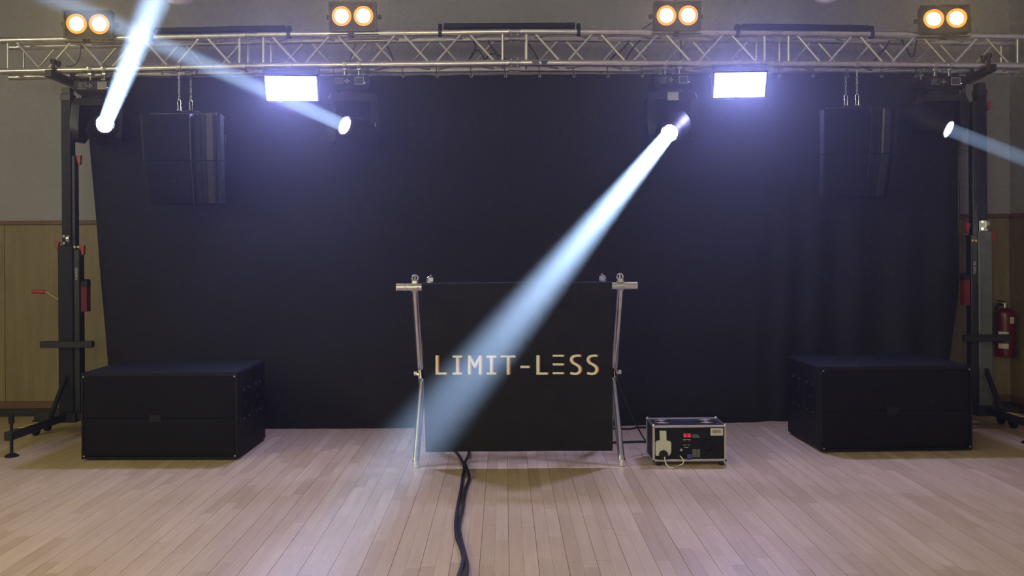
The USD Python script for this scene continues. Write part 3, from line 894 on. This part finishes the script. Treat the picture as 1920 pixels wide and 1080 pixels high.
    for q, jack in (((cx - 0.01, front_leg[1], 0.15), True), ((cx, 7.93, 0.15), False)):
        q = np.array(q, float)
        st = bc + (q - bc) * [0.12, 0.12, 0] + Z * 0.145
        q[2] = 0.15
        lg = t.part('outrigger_leg', bar(st, q, 0.055, 0.06), M_blacksteel)
        dd = (q - st) / np.linalg.norm(q - st)
        jp = q - dd * 0.05
        t.part('levelling_jack', [rod(jp + Z * -0.145, jp + Z * 0.13, 0.011, 10), rod(jp + Z * 0.085, jp + Z * 0.15, 0.020, 10), lathe([(0.0001, 0), (0.046, 0), (0.046, 0.008), (0.02, 0.022), (0.0001, 0.026)], (jp[0], jp[1], 0.001), Z, 18)], M_greysteel, parent=lg)
        if jack:
            for u in (0.52, 0.60, 0.68, 0.76):
                t.part('warning_mark', bar(st + (q - st) * u + Z * 0.0305, st + (q - st) * (u + 0.035) + Z * 0.0305, 0.045, 0.002, bevel=0), M_yellow, parent=lg)
        t.part('leg_brace', bar(np.array([cx, D + 0.06, 0.46]) + dd * 0.05, st + dd * 0.20 + Z * 0.03, 0.03, 0.03), M_greysteel)
    for wxx in (-0.22, 0.19):
        for wy in (-0.035, 0.15):
            q = np.array([cx + wxx, D + wy, 0.046])
            t.part('castor', [rod(q - X * 0.015, q + X * 0.015, 0.045, 18), cbox(q + (-0.022, -0.02, 0.025), q + (0.022, 0.02, 0.075), 0.003)], M_rubber)
    # fork that carries the truss: a slanted arm under the chords with upright pins
    sl = -1 if s > 0 else 1
    a, b = P(*fork[0], TD - 0.10), P(*fork[1], TD + TR + 0.06)
    t.part('truss_fork', [bar(a, b, 0.06, 0.055)], M_blacksteel)
    u = (b - a)
    for f_ in (0.25, 0.85):
        q = a + u * f_
        for e in (-0.040, 0.040):
            qq = q + Y * e
            t.part('fork_pin', [rod(qq + Z * 0.0, qq + Z * 0.11, 0.013, 10), rod(qq + Z * 0.095, qq + Z * 0.125, 0.022, 8)], M_blacksteel)
    return t


jl = G(18, 857)
tower('black lifting tower at the left with red crank handle', 1, 108, 136, 136, 147, (jl[0] - 0.035, jl[1] - 0.035, 0.15), (P(60, 800, 7.38)[0] - 0.25, 7.95, 0.15), (285, 455),
      (113, 131, 132, 138), (77, 175, 646), 770, ((90, 137), (147, 161)), handle=((112, 563), (84, 547), (61, 547)))
tower('black lifting tower at the right with a grey mast face', -1, 1835.5, 1861, 1823, 1835, (4.30, 6.70, 0.15), (4.32, 7.92, 0.15), (195, 440),
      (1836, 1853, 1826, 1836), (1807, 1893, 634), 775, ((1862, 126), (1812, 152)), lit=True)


# ------------------------------------------------------------------ subwoofers
def subwoofer(lab, fl_, fr_, top_y, depth, handle_side):
    a, b = G(*fl_), G(*fr_)
    D = min((a[1] + b[1]) / 2, 99)
    ex = np.array([b[0] - a[0], b[1] - a[1], 0])
    ex[1] *= 0.25
    W = np.linalg.norm(ex)
    ex /= W
    M = frame((a[0], D - ex[1] * W / 2, 0), ex, Z)
    H = P((fl_[0] + fr_[0]) / 2, top_y, D)[2]
    t = Thing('subwoofer', lab, 'subwoofer', ((a[0] + b[0]) / 2, D + depth / 2, 0), 'black subwoofers on the floor')
    T = lambda m: xf(m, M)
    t.part('cabinet', T(cbox((0, 0.014, 0.008), (W, depth, H), 0.012)), M_texture)
    s = 0.016
    t.part('grille', [T(cbox((s, 0.0, s + 0.008), (W - s, 0.02, H * 0.475), 0.006)), T(cbox((s, 0.0, H * 0.475 + 0.001), (W - s, 0.02, H - s - 0.012), 0.006))], M_grille)
    t.part('front_rim', T(prism(rect2(0.002, 0.01, W - 0.002, H - 0.002).difference(rect2(s, s + 0.008, W - s, H - s - 0.012)), 0.016, trimesh.transformations.translation_matrix((0, -0.002, 0)))), M_texture)
    t.part('badge', [T(cbox((W * 0.475 - 0.042, -0.006, H * 0.475 - 0.026), (W * 0.475 + 0.042, 0.002, H * 0.475 + 0.026), 0.006))], M_gloss)
    xs = W if handle_side > 0 else 0.0
    sg = handle_side
    for yy in (depth * 0.27, depth * 0.68):
        ring = prism(rect2(-0.055, -0.095, 0.055, 0.095).buffer(0.02).difference(rect2(-0.04, -0.075, 0.04, 0.075).buffer(0.015)), 0.008, np.eye(4))
        R = np.array([[0, -sg, 0, xs], [1, 0, 0, yy], [0, 0, 1, H * 0.60], [0, 0, 0, 1.0]])
        if sg > 0:
            R[:3, 1] = (1, 0, 0)
        else:
            R[:3, 1] = (-1, 0, 0)
        m = xf(ring, M @ R)
        if m.volume < 0:
            m.invert()
        hd = t.part('handle_rim', m, M_gloss)
        t.part('handle', [T(cbox((xs - 0.004 + (0.0 if sg > 0 else -0.004), yy - 0.05, H * 0.60 - 0.012), (xs + 0.008 if sg > 0 else xs + 0.004, yy + 0.05, H * 0.60 + 0.012), 0.003))], M_plastic, parent=hd)
        t.part('screws', [T(rod((xs, yy + dy, H * 0.60 + dz), (xs + sg * 0.011, yy + dy, H * 0.60 + dz), 0.006, 8)) for dy in (-0.062, 0.062) for dz in (-0.10, 0.10)], M_zinc, parent=hd)
    t.part('corner_screws', [T(rod((x, 0.0, z), (x, -0.006, z), 0.006, 8)) for x in (0.02, W - 0.02) for z in (0.03, H - 0.03)], M_zinc)
    for x in (0.06, W - 0.06):
        for y in (0.08, depth - 0.08):
            t.part('foot', T(rod((x, y, 0), (x, y, 0.012), 0.025, 14)), M_rubber)


subwoofer('left black subwoofer cabinet on the floor before the left tower', (156, 862), (444, 864.5), 698, 0.70, 1)
subwoofer('right black subwoofer cabinet on the floor before the right tower', (1543, 851.5), (1818, 843), 686, 0.70, -1)

# ------------------------------------------------------------------ DJ stand with black front cloth
FD, PD, BD, FF = 6.15, 6.46, 6.80, 6.14
zb = P(945, 537, FD)[2]
xl, xr = P(778, 537, FD)[0], P(1163, 537, FD)[0]
t = Thing('folding_booth_stand', 'folding aluminium tube stand with crossed legs behind the black cloth', 'stand', ((xl + xr) / 2, 6.4, 0))
zr = zb - 0.03
zp = P(945, 698, PD)[2]
for nm, D_, z_, x0, x1 in (('front_bar', FD, zb, P(743, 537, FD)[0], P(1195, 535, FD)[0]), ('rear_bar', BD, zr, P(786, 520, BD)[0], P(1146, 520, BD)[0])):
    pp = t.part(nm, rod((x0, D_, z_), (x1, D_, z_), 0.0245, 20), M_alu)
    t.part('end_cap', [pipe((x0 + q, D_, z_), (x0 + q + 0.006, D_, z_), 0.0262, 0.02, 20) for q in (0.0, 0.05, 0.06)] + [pipe((x1 - q - 0.006, D_, z_), (x1 - q, D_, z_), 0.0262, 0.02, 20) for q in (0.0, 0.05, 0.06)], M_chrome, parent=pp)
for x, sg in ((xl, -1), (xr, 1)):
    a, b = np.array([x, FD, zb - 0.02]), np.array([x - sg * 0.012, BD, 0.012])
    c, d = np.array([x - sg * 0.045, BD, zr - 0.02]), np.array([x + sg * 0.002, FF, 0.012])
    t.part('leg', rod(a, b, 0.0225, 16), M_alu)
    lg = t.part('leg', rod(c - (c - d) * 0.0, d, 0.0225, 16), M_alu)
    t.part('foot_cap', rod(d - Z * 0.010, d + Z * 0.03, 0.0245, 16), M_chrome, parent=lg)
    q = np.array([x - sg * 0.012, PD - 0.02, zp])
    t.part('pivot_clamp', [pipe(q - Z * 0.03 - Y * 0.02, q + Z * 0.03 - Y * 0.02, 0.030, 0.023, 18), rod(q + X * sg * 0.02, q + X * sg * 0.05, 0.016, 12), rod(q - Y * 0.05 + X * sg * 0.02, q + Y * 0.03 + X * sg * 0.02, 0.008, 8)], M_chrome)
    for yy, zz in ((FD, zb), (BD, zr)):
        o = np.array([x if yy == FD else c[0], yy, zz])
        t.part('coupler', [pipe(o - X * 0.022, o + X * 0.022, 0.034, 0.0248, 20), rod(o + Z * 0.03 + Y * 0.015, o + Z * 0.075 + Y * 0.015, 0.007, 8), torus(o + Z * 0.058 + Y * 0.015, Y, 0.020, 0.006, 14, 6), cbox(o + (-0.018, -0.032, 0.02), o + (0.018, -0.004, 0.045), 0.004)], M_zinc)
    o = np.array([x - sg * 0.055, BD - 0.02, zr + 0.045])
    t.part('bolt_coupler', [rod(o, o + Z * 0.05, 0.012, 10), cbox(o + (-0.022, -0.02, -0.005), o + (0.022, 0.02, 0.032), 0.005)], M_chrome)

CF = 6.095
x0, x1 = P(790, 600, CF)[0], P(1149, 600, CF)[0]
zt_, zbt = P(945, 531, CF)[2], P(945, 848, CF)[2]


def scrim_mesh():
    # cloth wrapped over the front bar and hanging down to just above the floor
    prof = []
    r = 0.0285
    for th in np.linspace(-0.5 * math.pi, math.pi, 16):
        prof.append((FD + r * math.cos(th) * 1.0, zb + r * math.sin(th)))
    for k in range(1, 34):
        z = zb - (zb - zbt) * k / 33
        prof.append((FD - r - 0.010 * math.sin(math.pi * k / 33), z))
    prof = np.array(prof)
    nu = 60
    V = []
    for (y, z) in prof:
        v = np.clip((zb - z) / (zb - zbt), 0, 1)
        u = np.linspace(0, 1, nu)
        a, b = x0 + 0.020 * v, x1 - 0.004 * v
        wob = 0.0035 * np.sin(u * 13 + 2 * v) * v + 0.002 * np.exp(-((z - (zb - 0.10)) / 0.02) ** 2)
        V.append(np.stack([a + (b - a) * u, y - wob, np.full(nu, z)], 1))
    V = np.array(V)
    nv = len(V)
    v0 = V.reshape(-1, 3)
    nrm = np.zeros_like(V)
    tv = np.gradient(V, axis=0)
    nrm = np.cross(tv, [1.0, 0, 0])
    nrm /= np.linalg.norm(nrm, axis=2, keepdims=True)
    v1 = (V - nrm * 0.0025).reshape(-1, 3)
    n = nu * nv
    i, j = np.meshgrid(np.arange(nv - 1), np.arange(nu - 1), indexing='ij')
    a = (i * nu + j).ravel(); b = a + 1; c = a + nu + 1; d = a + nu
    f = np.vstack([np.stack([a, d, b], 1), np.stack([b, d, c], 1)])
    edge = list(range(0, nu)) + [k * nu + nu - 1 for k in range(1, nv)] + [(nv - 1) * nu + k for k in range(nu - 2, -1, -1)] + [k * nu for k in range(nv - 2, -1, -1)]
    s = []
    for p, q in zip(edge[:-1], edge[1:]):
        s += [(p, q, q + n), (p, q + n, p + n)]
    m = trimesh.Trimesh(np.vstack([v0, v1]), np.vstack([f, f[:, ::-1] + n, s]), process=False)
    if m.volume < 0:
        m.invert()
    return m


t = Thing('front_cloth', 'black front cloth lettered LIMIT-LESS hanging from the tube stand', 'cloth banner', ((x0 + x1) / 2, FD, zbt))
t.part('cloth', scrim_mesh(), M_scrim, smooth=40)
LT = FD - 0.0285 - 0.020      # just proud of the cloth


def glyphs():
    """The lettering, in picture pixels of a crop (5.647 per pixel, origin 800, 640)."""
    B = lambda a, b, c, d: rect2(a, c, b, d)
    g = {}
    g['L'] = unary_union([B(97, 120, 150, 352), B(97, 208, 330, 352)])
    g['I'] = unary_union([B(313, 338, 150, 352), B(277, 372, 150, 172), B(277, 372, 330, 352)])
    mm = [B(440, 462, 150, 352), B(555, 578, 150, 352), LineString([(450, 160), (508, 262), (567, 160)]).buffer(12, cap_style=2, join_style=2)]
    g['M'] = unary_union(mm).intersection(rect2(440, 150, 578, 352))
    g['I2'] = unary_union([B(672, 697, 150, 352), B(637, 733, 150, 172), B(637, 733, 330, 352)])
    g['T'] = unary_union([B(787, 937, 150, 171), B(850, 875, 150, 352)])
    g['dash'] = B(995, 1085, 258, 283)
    g['L2'] = unary_union([B(1165, 1190, 148, 352), B(1165, 1279, 330, 352)])
    g['E'] = unary_union([B(1337, 1447, 141, 163), B(1337, 1447, 233, 255), B(1337, 1447, 327, 349)])
    for n, o in (('S', 0), ('S2', 177)):
        pts = spline([(1627, 153), (1585, 152), (1545, 165), (1531, 195), (1548, 226), (1590, 250), (1618, 276), (1622, 310), (1600, 338), (1565, 344), (1523, 336)], 10)[:, :2]
        g[n] = affinity.translate(LineString(pts).buffer(12, cap_style=2), o, 0)
    return g


def to_cloth(shape, dx=0.0):
    def f(x, y, z=None):
        q = np.array([P(800 + (a + dx) / 5.647, 640 + b / 5.647, LT) for a, b in zip(np.atleast_1d(x), np.atleast_1d(y))])
        return q[:, 0], q[:, 2]
    from shapely.ops import transform
    return transform(f, shape).buffer(0)


for n, s_ in glyphs().items():
    nm = 'hyphen' if n == 'dash' else 'letter'
    base_y = lambda o: trimesh.transformations.translation_matrix((0, LT + o, 0))
    p = t.part(nm, prism(to_cloth(s_), 0.0012, base_y(-0.0012)), M_letter, smooth=False)
    org = to_cloth(s_, 13).difference(to_cloth(s_))
    blu = to_cloth(s_, -5).difference(to_cloth(s_))
    t.part('orange_fringe', prism(org, 0.0009, base_y(-0.0009)), M_letter_o, parent=p, smooth=False, label='orange misprint fringe')
    t.part('blue_fringe', prism(blu, 0.0009, base_y(-0.0009)), M_letter_b, parent=p, smooth=False, label='pale blue misprint fringe')

# ------------------------------------------------------------------ fog machine in its small flight case
a, b = G(1224, 872.5), G(1363, 871.5)
D = (a[1] + b[1]) / 2
HM0, HM1 = P(1223, 868, D)[2], P(1223, 798, D)[2]
dp = 0.29
t = Thing('fog_machine', 'small black fog machine in an aluminium edged case on the floor', 'fog machine', ((a[0] + b[0]) / 2, D + dp / 2, 0))
xa, xb, za, zc = a[0], b[0], 0.022, HM1
body = t.part('case_body', cbox((xa + 0.006, D + 0.012, za + 0.004), (xb - 0.006, D + dp - 0.006, zc - 0.006), 0.004), M_plastic)
fr = 0.0165
for n_, lo, hi in (('edge_rail', (xa, D, zc - fr), (xb, D + fr, zc)), ('edge_rail', (xa, D, za), (xb, D + fr, za + fr)), ('edge_rail', (xa, D + dp - fr, zc - fr), (xb, D + dp, zc)), ('edge_rail', (xa, D + dp - fr, za), (xb, D + dp, za + fr)),
                   ('edge_rail', (xa, D, za), (xa + fr, D + fr, zc)), ('edge_rail', (xb - fr, D, za), (xb, D + fr, zc)), ('edge_rail', (xa, D + dp - fr, za), (xa + fr, D + dp, zc)), ('edge_rail', (xb - fr, D + dp - fr, za), (xb, D + dp, zc)),
                   ('edge_rail', (xa, D + 0.0, zc - fr), (xa + fr, D + dp, zc)), ('edge_rail', (xb - fr, D, zc - fr), (xb, D + dp, zc)), ('edge_rail', (xa, D, za), (xa + fr, D + dp, za + fr)), ('edge_rail', (xb - fr, D, za), (xb, D + dp, za + fr))):
    t.part(n_, cbox(lo, hi, 0.003), M_alu)
sp = trimesh.creation.icosphere(2, 0.012)
for xx in (xa + 0.008, xb - 0.008):
    for yy in (D + 0.008, D + dp - 0.008):
        m = sp.copy(); m.apply_translation((xx, yy, zc - 0.002))
        t.part('ball_corner', m, M_chrome)
        t.part('rubber_foot', rod((xx + (0.03 if xx < (xa + xb) / 2 else -0.03), yy, 0), (xx + (0.03 if xx < (xa + xb) / 2 else -0.03), yy, za + 0.002), 0.018, 14), M_rubber)
for xx in (xa + 0.085, xb - 0.105):
    c = np.array([xx, D + dp * 0.52, zc - 0.006])
    fan = t.part('fan_grille', [torus(c + Z * 0.004, Z, R_, 0.0034, 28, 6) for R_ in (0.066, 0.050, 0.034, 0.018)] + [bar(c + Z * 0.004 + np.array([math.cos(q), math.sin(q), 0]) * 0.010, c + Z * 0.004 + np.array([math.cos(q), math.sin(q), 0]) * 0.066, 0.003, 0.003, bevel=0) for q in np.arange(6) * math.pi / 3], M_chrome)
    t.part('fan_hub', rod(c, c + Z * 0.006, 0.014, 16), M_plastic, parent=fan)
    t.part('fan_screws', [rod(c + (0.066 * sx, 0.066 * sy, 0), c + (0.066 * sx, 0.066 * sy, 0.006), 0.006, 8) for sx in (-1, 1) for sy in (-1, 1)], M_chrome, parent=fan)
FM = lambda px_, py_: P(px_, py_, D + 0.010)


def fpoly(pts):
    q = np.array([FM(*p) for p in pts])
    return Polygon(q[:, [0, 2]])


def flat(poly, y0, dpt):
    return prism(poly, dpt, trimesh.transformations.translation_matrix((0, y0, 0)))


S9 = lambda pts: [(1190 + x / 9.0, 770 + y / 9.0) for x, y in pts]
jug = fpoly(S9([(425, 345), (520, 345), (524, 505), (590, 515), (605, 545), (603, 690), (575, 745), (360, 745), (357, 545), (370, 515), (430, 500)])).buffer(0.003)
jg = t.part('fluid_jug', flat(jug, D - 0.004, 0.018), M_jug, label='white fluid jug')
c = FM(1190 + 478 / 9, 770 + 735 / 9)
t.part('jug_cap', rod((c[0], D + 0.006, c[2] + 0.0), (c[0], D - 0.012, c[2]), 0.030, 20), M_rubber, parent=jg)
hp = [FM(*q) for q in S9([(497, 770), (500, 840), (560, 935), (650, 970), (740, 930), (792, 860), (795, 800), (765, 760)])]
for k, q in enumerate(hp):
    if q[2] < 0.012:
        u_, v_ = pix(q)
        hp[k] = q = G(u_, v_, 0.006)
        continue
    q[1] = D - (0.016 + 0.03 * math.sin(math.pi * k / 7))
hp[-1][1] = D + 0.004
hp[0][1] = D - 0.010
t.part('fluid_hose', tube(spline(hp, 6), 0.0042, 8), M_hose, label='white fluid hose')
rb = S9([(813, 375), (955, 375), (955, 455), (813, 455)])
dg = t.part('digit_display', flat(fpoly(rb), D + 0.006, 0.006), M_screen)
for u in (850, 915):
    q = FM(1190 + u / 9, 770 + 415 / 9)
    W_, H_ = 0.0085, 0.0105
    segs = [rect2(-W_, -0.0015, W_, 0.0015), rect2(-W_, H_ - 0.003, W_, H_), rect2(-W_, -H_, W_, -H_ + 0.003), rect2(W_ - 0.003, -H_, W_, H_), rect2(-W_, -H_, -W_ + 0.003, H_)]
    t.part('digit', flat(affinity.translate(unary_union(segs), q[0], q[2]), D + 0.0045, 0.002), M_ledred, parent=dg, label='red lit digit', smooth=False)
lb_ = t.part('barcode_label', flat(fpoly(S9([(1272, 290), (1487, 290), (1487, 415), (1272, 415)])), D - 0.0015, 0.002), M_label, label='white barcode label', smooth=False)
r_ = random.Random(4)
bars, u = [], 1308.0
while u < 1445:
    w_ = r_.uniform(3, 9)
    bars.append(flat(fpoly(S9([(u, 322), (u + w_, 322), (u + w_, 372), (u, 372)])), D - 0.0022, 0.001))
    u += w_ + r_.uniform(4, 8)
t.part('barcode', bars, M_inkdark, parent=lb_, smooth=False)
t.part('printed_panel', [flat(fpoly(S9([(x, y), (x + w_, y), (x + w_, y + 11), (x, y + 11)])), D + 0.0105, 0.002) for x, y, w_ in ((815, 482, 128), (815, 575, 62), (895, 575, 38), (832, 618, 78), (970, 405, 105), (970, 438, 128))], M_print, smooth=False)
t.part('red_print', [flat(fpoly(S9([(x, y), (x + w_, y), (x + w_, y + 10), (x, y + 10)])), D + 0.0105, 0.002) for x, y, w_ in ((818, 500, 40), (905, 500, 38))], M_redink, smooth=False)
t.part('power_inlet', [flat(fpoly(S9([(885, 730), (958, 730), (958, 800), (885, 800)])), D - 0.004, 0.018)], M_blueconn, label='blue power connector')
t.part('vent_grille', [flat(fpoly(S9([(975 + k * 22, 650), (989 + k * 22, 650), (989 + k * 22, 785), (975 + k * 22, 785)])), D + 0.006, 0.006) for k in range(6)], M_printdim, smooth=False)
c = FM(1190 + 1225 / 9, 770 + 595 / 9)
t.part('outlet_nozzle', [pipe((c[0], D + 0.012, c[2]), (c[0], D - 0.002, c[2]), 0.045, 0.036, 24), rod((c[0], D + 0.012, c[2]), (c[0], D + 0.004, c[2]), 0.026, 20)], M_gloss)
q = FM(1190 + 780 / 9, 770 + 655 / 9)
t.part('knob', rod((q[0], D + 0.012, q[2]), (q[0], D - 0.006, q[2]), 0.009, 12), M_zinc)

# ------------------------------------------------------------------ fire extinguisher on the wall
E0 = P(1893, 670, 8.0)
ztop_e, zbot_e = P(1888, 578, 8.0)[2], P(1888, 670, 8.0)[2]
R_ = 0.082
c = np.array([E0[0], WALL_D - 0.034 - R_ - 0.012, zbot_e])
Hh = ztop_e - zbot_e
t = Thing('fire_extinguisher', 'red fire extinguisher with white labels hanging in the right corner', 'fire extinguisher', c)
t.part('cylinder', lathe([(0.0001, 0.0), (R_ * 0.9, 0.0), (R_, 0.018), (R_, Hh - 0.075), (R_ * 0.88, Hh - 0.035), (R_ * 0.5, Hh - 0.008), (0.022, Hh), (0.0001, Hh)], c, Z, 32), M_redpaint)
t.part('valve', [rod(c + Z * Hh, c + Z * (Hh + 0.04), 0.018, 14), cbox(c + (-0.03, -0.014, Hh + 0.03), c + (0.02, 0.014, Hh + 0.05), 0.004)], M_zinc)
t.part('lever', [bar(c + (-0.06, 0, Hh + 0.062), c + (0.03, 0, Hh + 0.046), 0.018, 0.008), bar(c + (-0.06, 0, Hh + 0.028), c + (0.0, 0, Hh + 0.036), 0.018, 0.008)], M_blacksteel)
t.part('hose', tube(spline([c + (-0.02, 0, Hh + 0.03), c + (-0.07, -0.02, Hh + 0.02), c + (-0.095, -0.03, Hh - 0.06), c + (-0.092, -0.03, Hh - 0.2), c + (-0.09, -0.02, Hh - 0.3)], 6), 0.011, 8), M_rubber)
for a0, a1, z0, z1 in ((-1.15, -0.15, 0.30, 0.47), (0.0, 0.55, 0.62, 0.74), (-1.15, -0.15, 0.16, 0.25)):
    th = np.linspace(a0, a1, 9) - math.pi / 2
    v = np.array([(c[0] + (R_ + 0.001) * math.cos(q), c[1] + (R_ + 0.001) * math.sin(q), c[2] + z) for q in th for z in (z0 * Hh / 0.9, z1 * Hh / 0.9)])
    f = []
    for k in range(8):
        f += [(2 * k, 2 * k + 2, 2 * k + 3), (2 * k, 2 * k + 3, 2 * k + 1)]
    t.part('label', trimesh.Trimesh(v, f, process=False), M_label, smooth=True, label='white paper label')
t.part('wall_bracket', [cbox(c + (-0.03, R_ - 0.005, 0.05), c + (0.03, WALL_D - 0.018 - c[1], Hh * 0.9), 0.004)], M_blacksteel)

# ------------------------------------------------------------------ opal globe lamps
for x, y, lab in ((335, -27, 'white globe lamp at the top edge near the bright upward beam'), (1550, -31, 'white globe lamp at the top edge right of the right strobe')):
    D = 7.0
    c = P(x, y, D)
    t = Thing('globe_lamp', lab, 'globe lamp', (c[0], D, CEIL), 'white globe lamps under the ceiling')
    m = trimesh.creation.icosphere(4, 0.146); m.apply_translation(c)
    t.part('globe', m, M_globe, smooth=True)
    t.part('collar', lathe([(0.0001, 0.0), (0.07, 0.0), (0.07, 0.03), (0.02, 0.05), (0.0001, 0.05)], c + Z * 0.148, Z, 24), M_chrome)
    t.part('rod', rod(c + Z * 0.19, (c[0], D, CEIL - 0.02), 0.008, 10), M_chrome)
    t.part('ceiling_plate', rod((c[0], D, CEIL - 0.025), (c[0], D, CEIL - 0.001), 0.06, 20), M_chrome)

# ------------------------------------------------------------------ cables
def cable(lab, pts, r, group=None):
    single('cable', tube(spline(pts, 8), r, 8), M_cable, lab, 'cable', group)


def cable_px(off, scale, ox, oy, z=0.011):
    return [G(ox + x / scale, oy + y / scale, z) for x, y in off]


ca = [G(740 + x / 4.696, 680 + y / 4.696, 0.011) for x, y in ((500, 745), (545, 790), (590, 860), (612, 925), (600, 1000))]
cb = [G(740 + x / 4.696, 680 + y / 4.696, 0.011) for x, y in ((662, 740), (655, 790), (645, 850), (620, 905))]
ca += cable_px([(1640, 60), (1628, 170), (1600, 320), (1580, 450), (1570, 560), (1580, 680), (1620, 780), (1645, 880), (1635, 960), (1600, 1067), (1560, 1180)], 5.333, 560, 880)
cb += cable_px([(1690, 40), (1705, 90), (1670, 190), (1650, 280), (1640, 400), (1612, 520), (1605, 600), (1625, 710), (1655, 830), (1682, 940), (1680, 1067), (1660, 1200)], 5.333, 560, 880)
for q in cb[2:5]:
    q[2] = 0.026
for q in cb[14:17]:
    q[2] = 0.022
cable('left strand of the black cable pair running forward from the front cloth', ca, 0.0095, 'black cables across the floor')
cable('right strand of the black cable pair running forward from the front cloth', cb, 0.0095, 'black cables across the floor')
q0 = np.array([xr + 0.02, 6.40, zp - 0.0])
cable('thin black cable drooping from the stand leg to the fog machine', [P(1152, 692, 6.38), P(1163, 725, 6.36), P(1185, 780, 6.42), P(1203, 815, 6.46), G(1217, 836, 0.05)], 0.0055)
cable('black cable on the floor behind the stand, nearer the backdrop', [G(1120, 801, 0.008), G(1175, 804, 0.008), G(1200, 801, 0.008), G(1222, 803, 0.008)], 0.0075)
cable('black cable on the floor running from the stand to the fog machine', [G(1130, 830, 0.008), G(1172, 829, 0.008), G(1200, 828, 0.008), G(1219, 829, 0.008)], 0.0085)
for pts, lab in ((((878, 116), (888, 98), (897, 95), (905, 104), (909, 113), (918, 103), (929, 101), (941, 107), (958, 118)), 'looping black cable inside the truss left of the middle joint'),
                 (((888, 76), (891, 86), (889, 97), (884, 106), (876, 119)), 'black cable hanging inside the truss from the middle light bar'),
                 (((915, 76), (922, 88), (931, 101), (936, 118)), 'slanting black cable inside the truss beside the middle joint'),
                 (((988, 78), (996, 90), (1005, 104), (1012, 119)), 'slanting black cable inside the truss right of the middle joint'),
                 (((1138, 118), (1152, 104), (1166, 94), (1180, 77)), 'black cable slanting up inside the truss under the right-centre lamp, left strand'),
                 (((1170, 118), (1180, 100), (1192, 84), (1200, 76)), 'black cable slanting up inside the truss under the right-centre lamp, right strand'),
                 (((1276, 76), (1277, 92), (1276, 106), (1277, 122)), 'straight black cable hanging inside the truss above the tagged moving head'),
                 (((668, 80), (662, 95), (657, 110), (652, 124)), 'black cable inside the truss below the left-centre lamp'),
                 (((722, 78), (730, 95), (736, 108), (739, 122)), 'curved black cable inside the truss right of the left-centre lamp'),
                 (((1636, 120), (1648, 102), (1660, 90), (1668, 76)), 'black cable rising inside the right truss section beside the chain'),
                 (((1690, 74), (1698, 88), (1708, 106), (1714, 100), (1719, 76)), 'black cable dipping inside the right truss section'),
                 (((152, 84), (150, 105), (144, 118), (134, 124), (124, 124)), 'thin black cable loop in the truss above the left tower')):
    cable(lab, [P(x, y, 7.40) for x, y in pts], 0.007 if 'thin' not in lab else 0.004, 'black cables inside the truss')
for dx, lab in ((0, 'left of two black cables hanging beside the far right moving head'), (5, 'right of two black cables hanging beside the far right moving head')):
    cable(lab, [P(1803 + dx, 150, 7.44), P(1804 + dx, 185, 7.44), P(1802 + dx, 225, 7.44), P(1799 + dx * 0.6, 260, 7.44), P(1797 + dx * 0.4, 330, 7.44), P(1798, 420, 7.44 + dx * 0.01)], 0.006, 'cables hanging beside the right tower')
cable('thin black lead from the right-centre lamp down to the truss', [P(1222, 42, 7.24), P(1214, 48, 7.24), P(1206, 53, 7.25), P(1200, 60, 7.36)], 0.005)

# ------------------------------------------------------------------ haze in the room
M_haze = usdkit.material(stage, '/World/Looks/stage_haze', {'v': ('principled_volume', dict(color=(0.76, 0.83, 1.0), density=HAZE, anisotropy=HAZE_G))}, volume='v.volume')
hz = usdkit.mesh(stage, '/World/haze', cbox((XL + 0.05, -4.7, 0.006), (XR - 0.05, WALL_D - 0.05, CEIL - 0.03)), M_haze)
setdata(hz.GetPrim(), label='thin stage haze filling the room, lit by the beams', category='haze', kind='stuff')
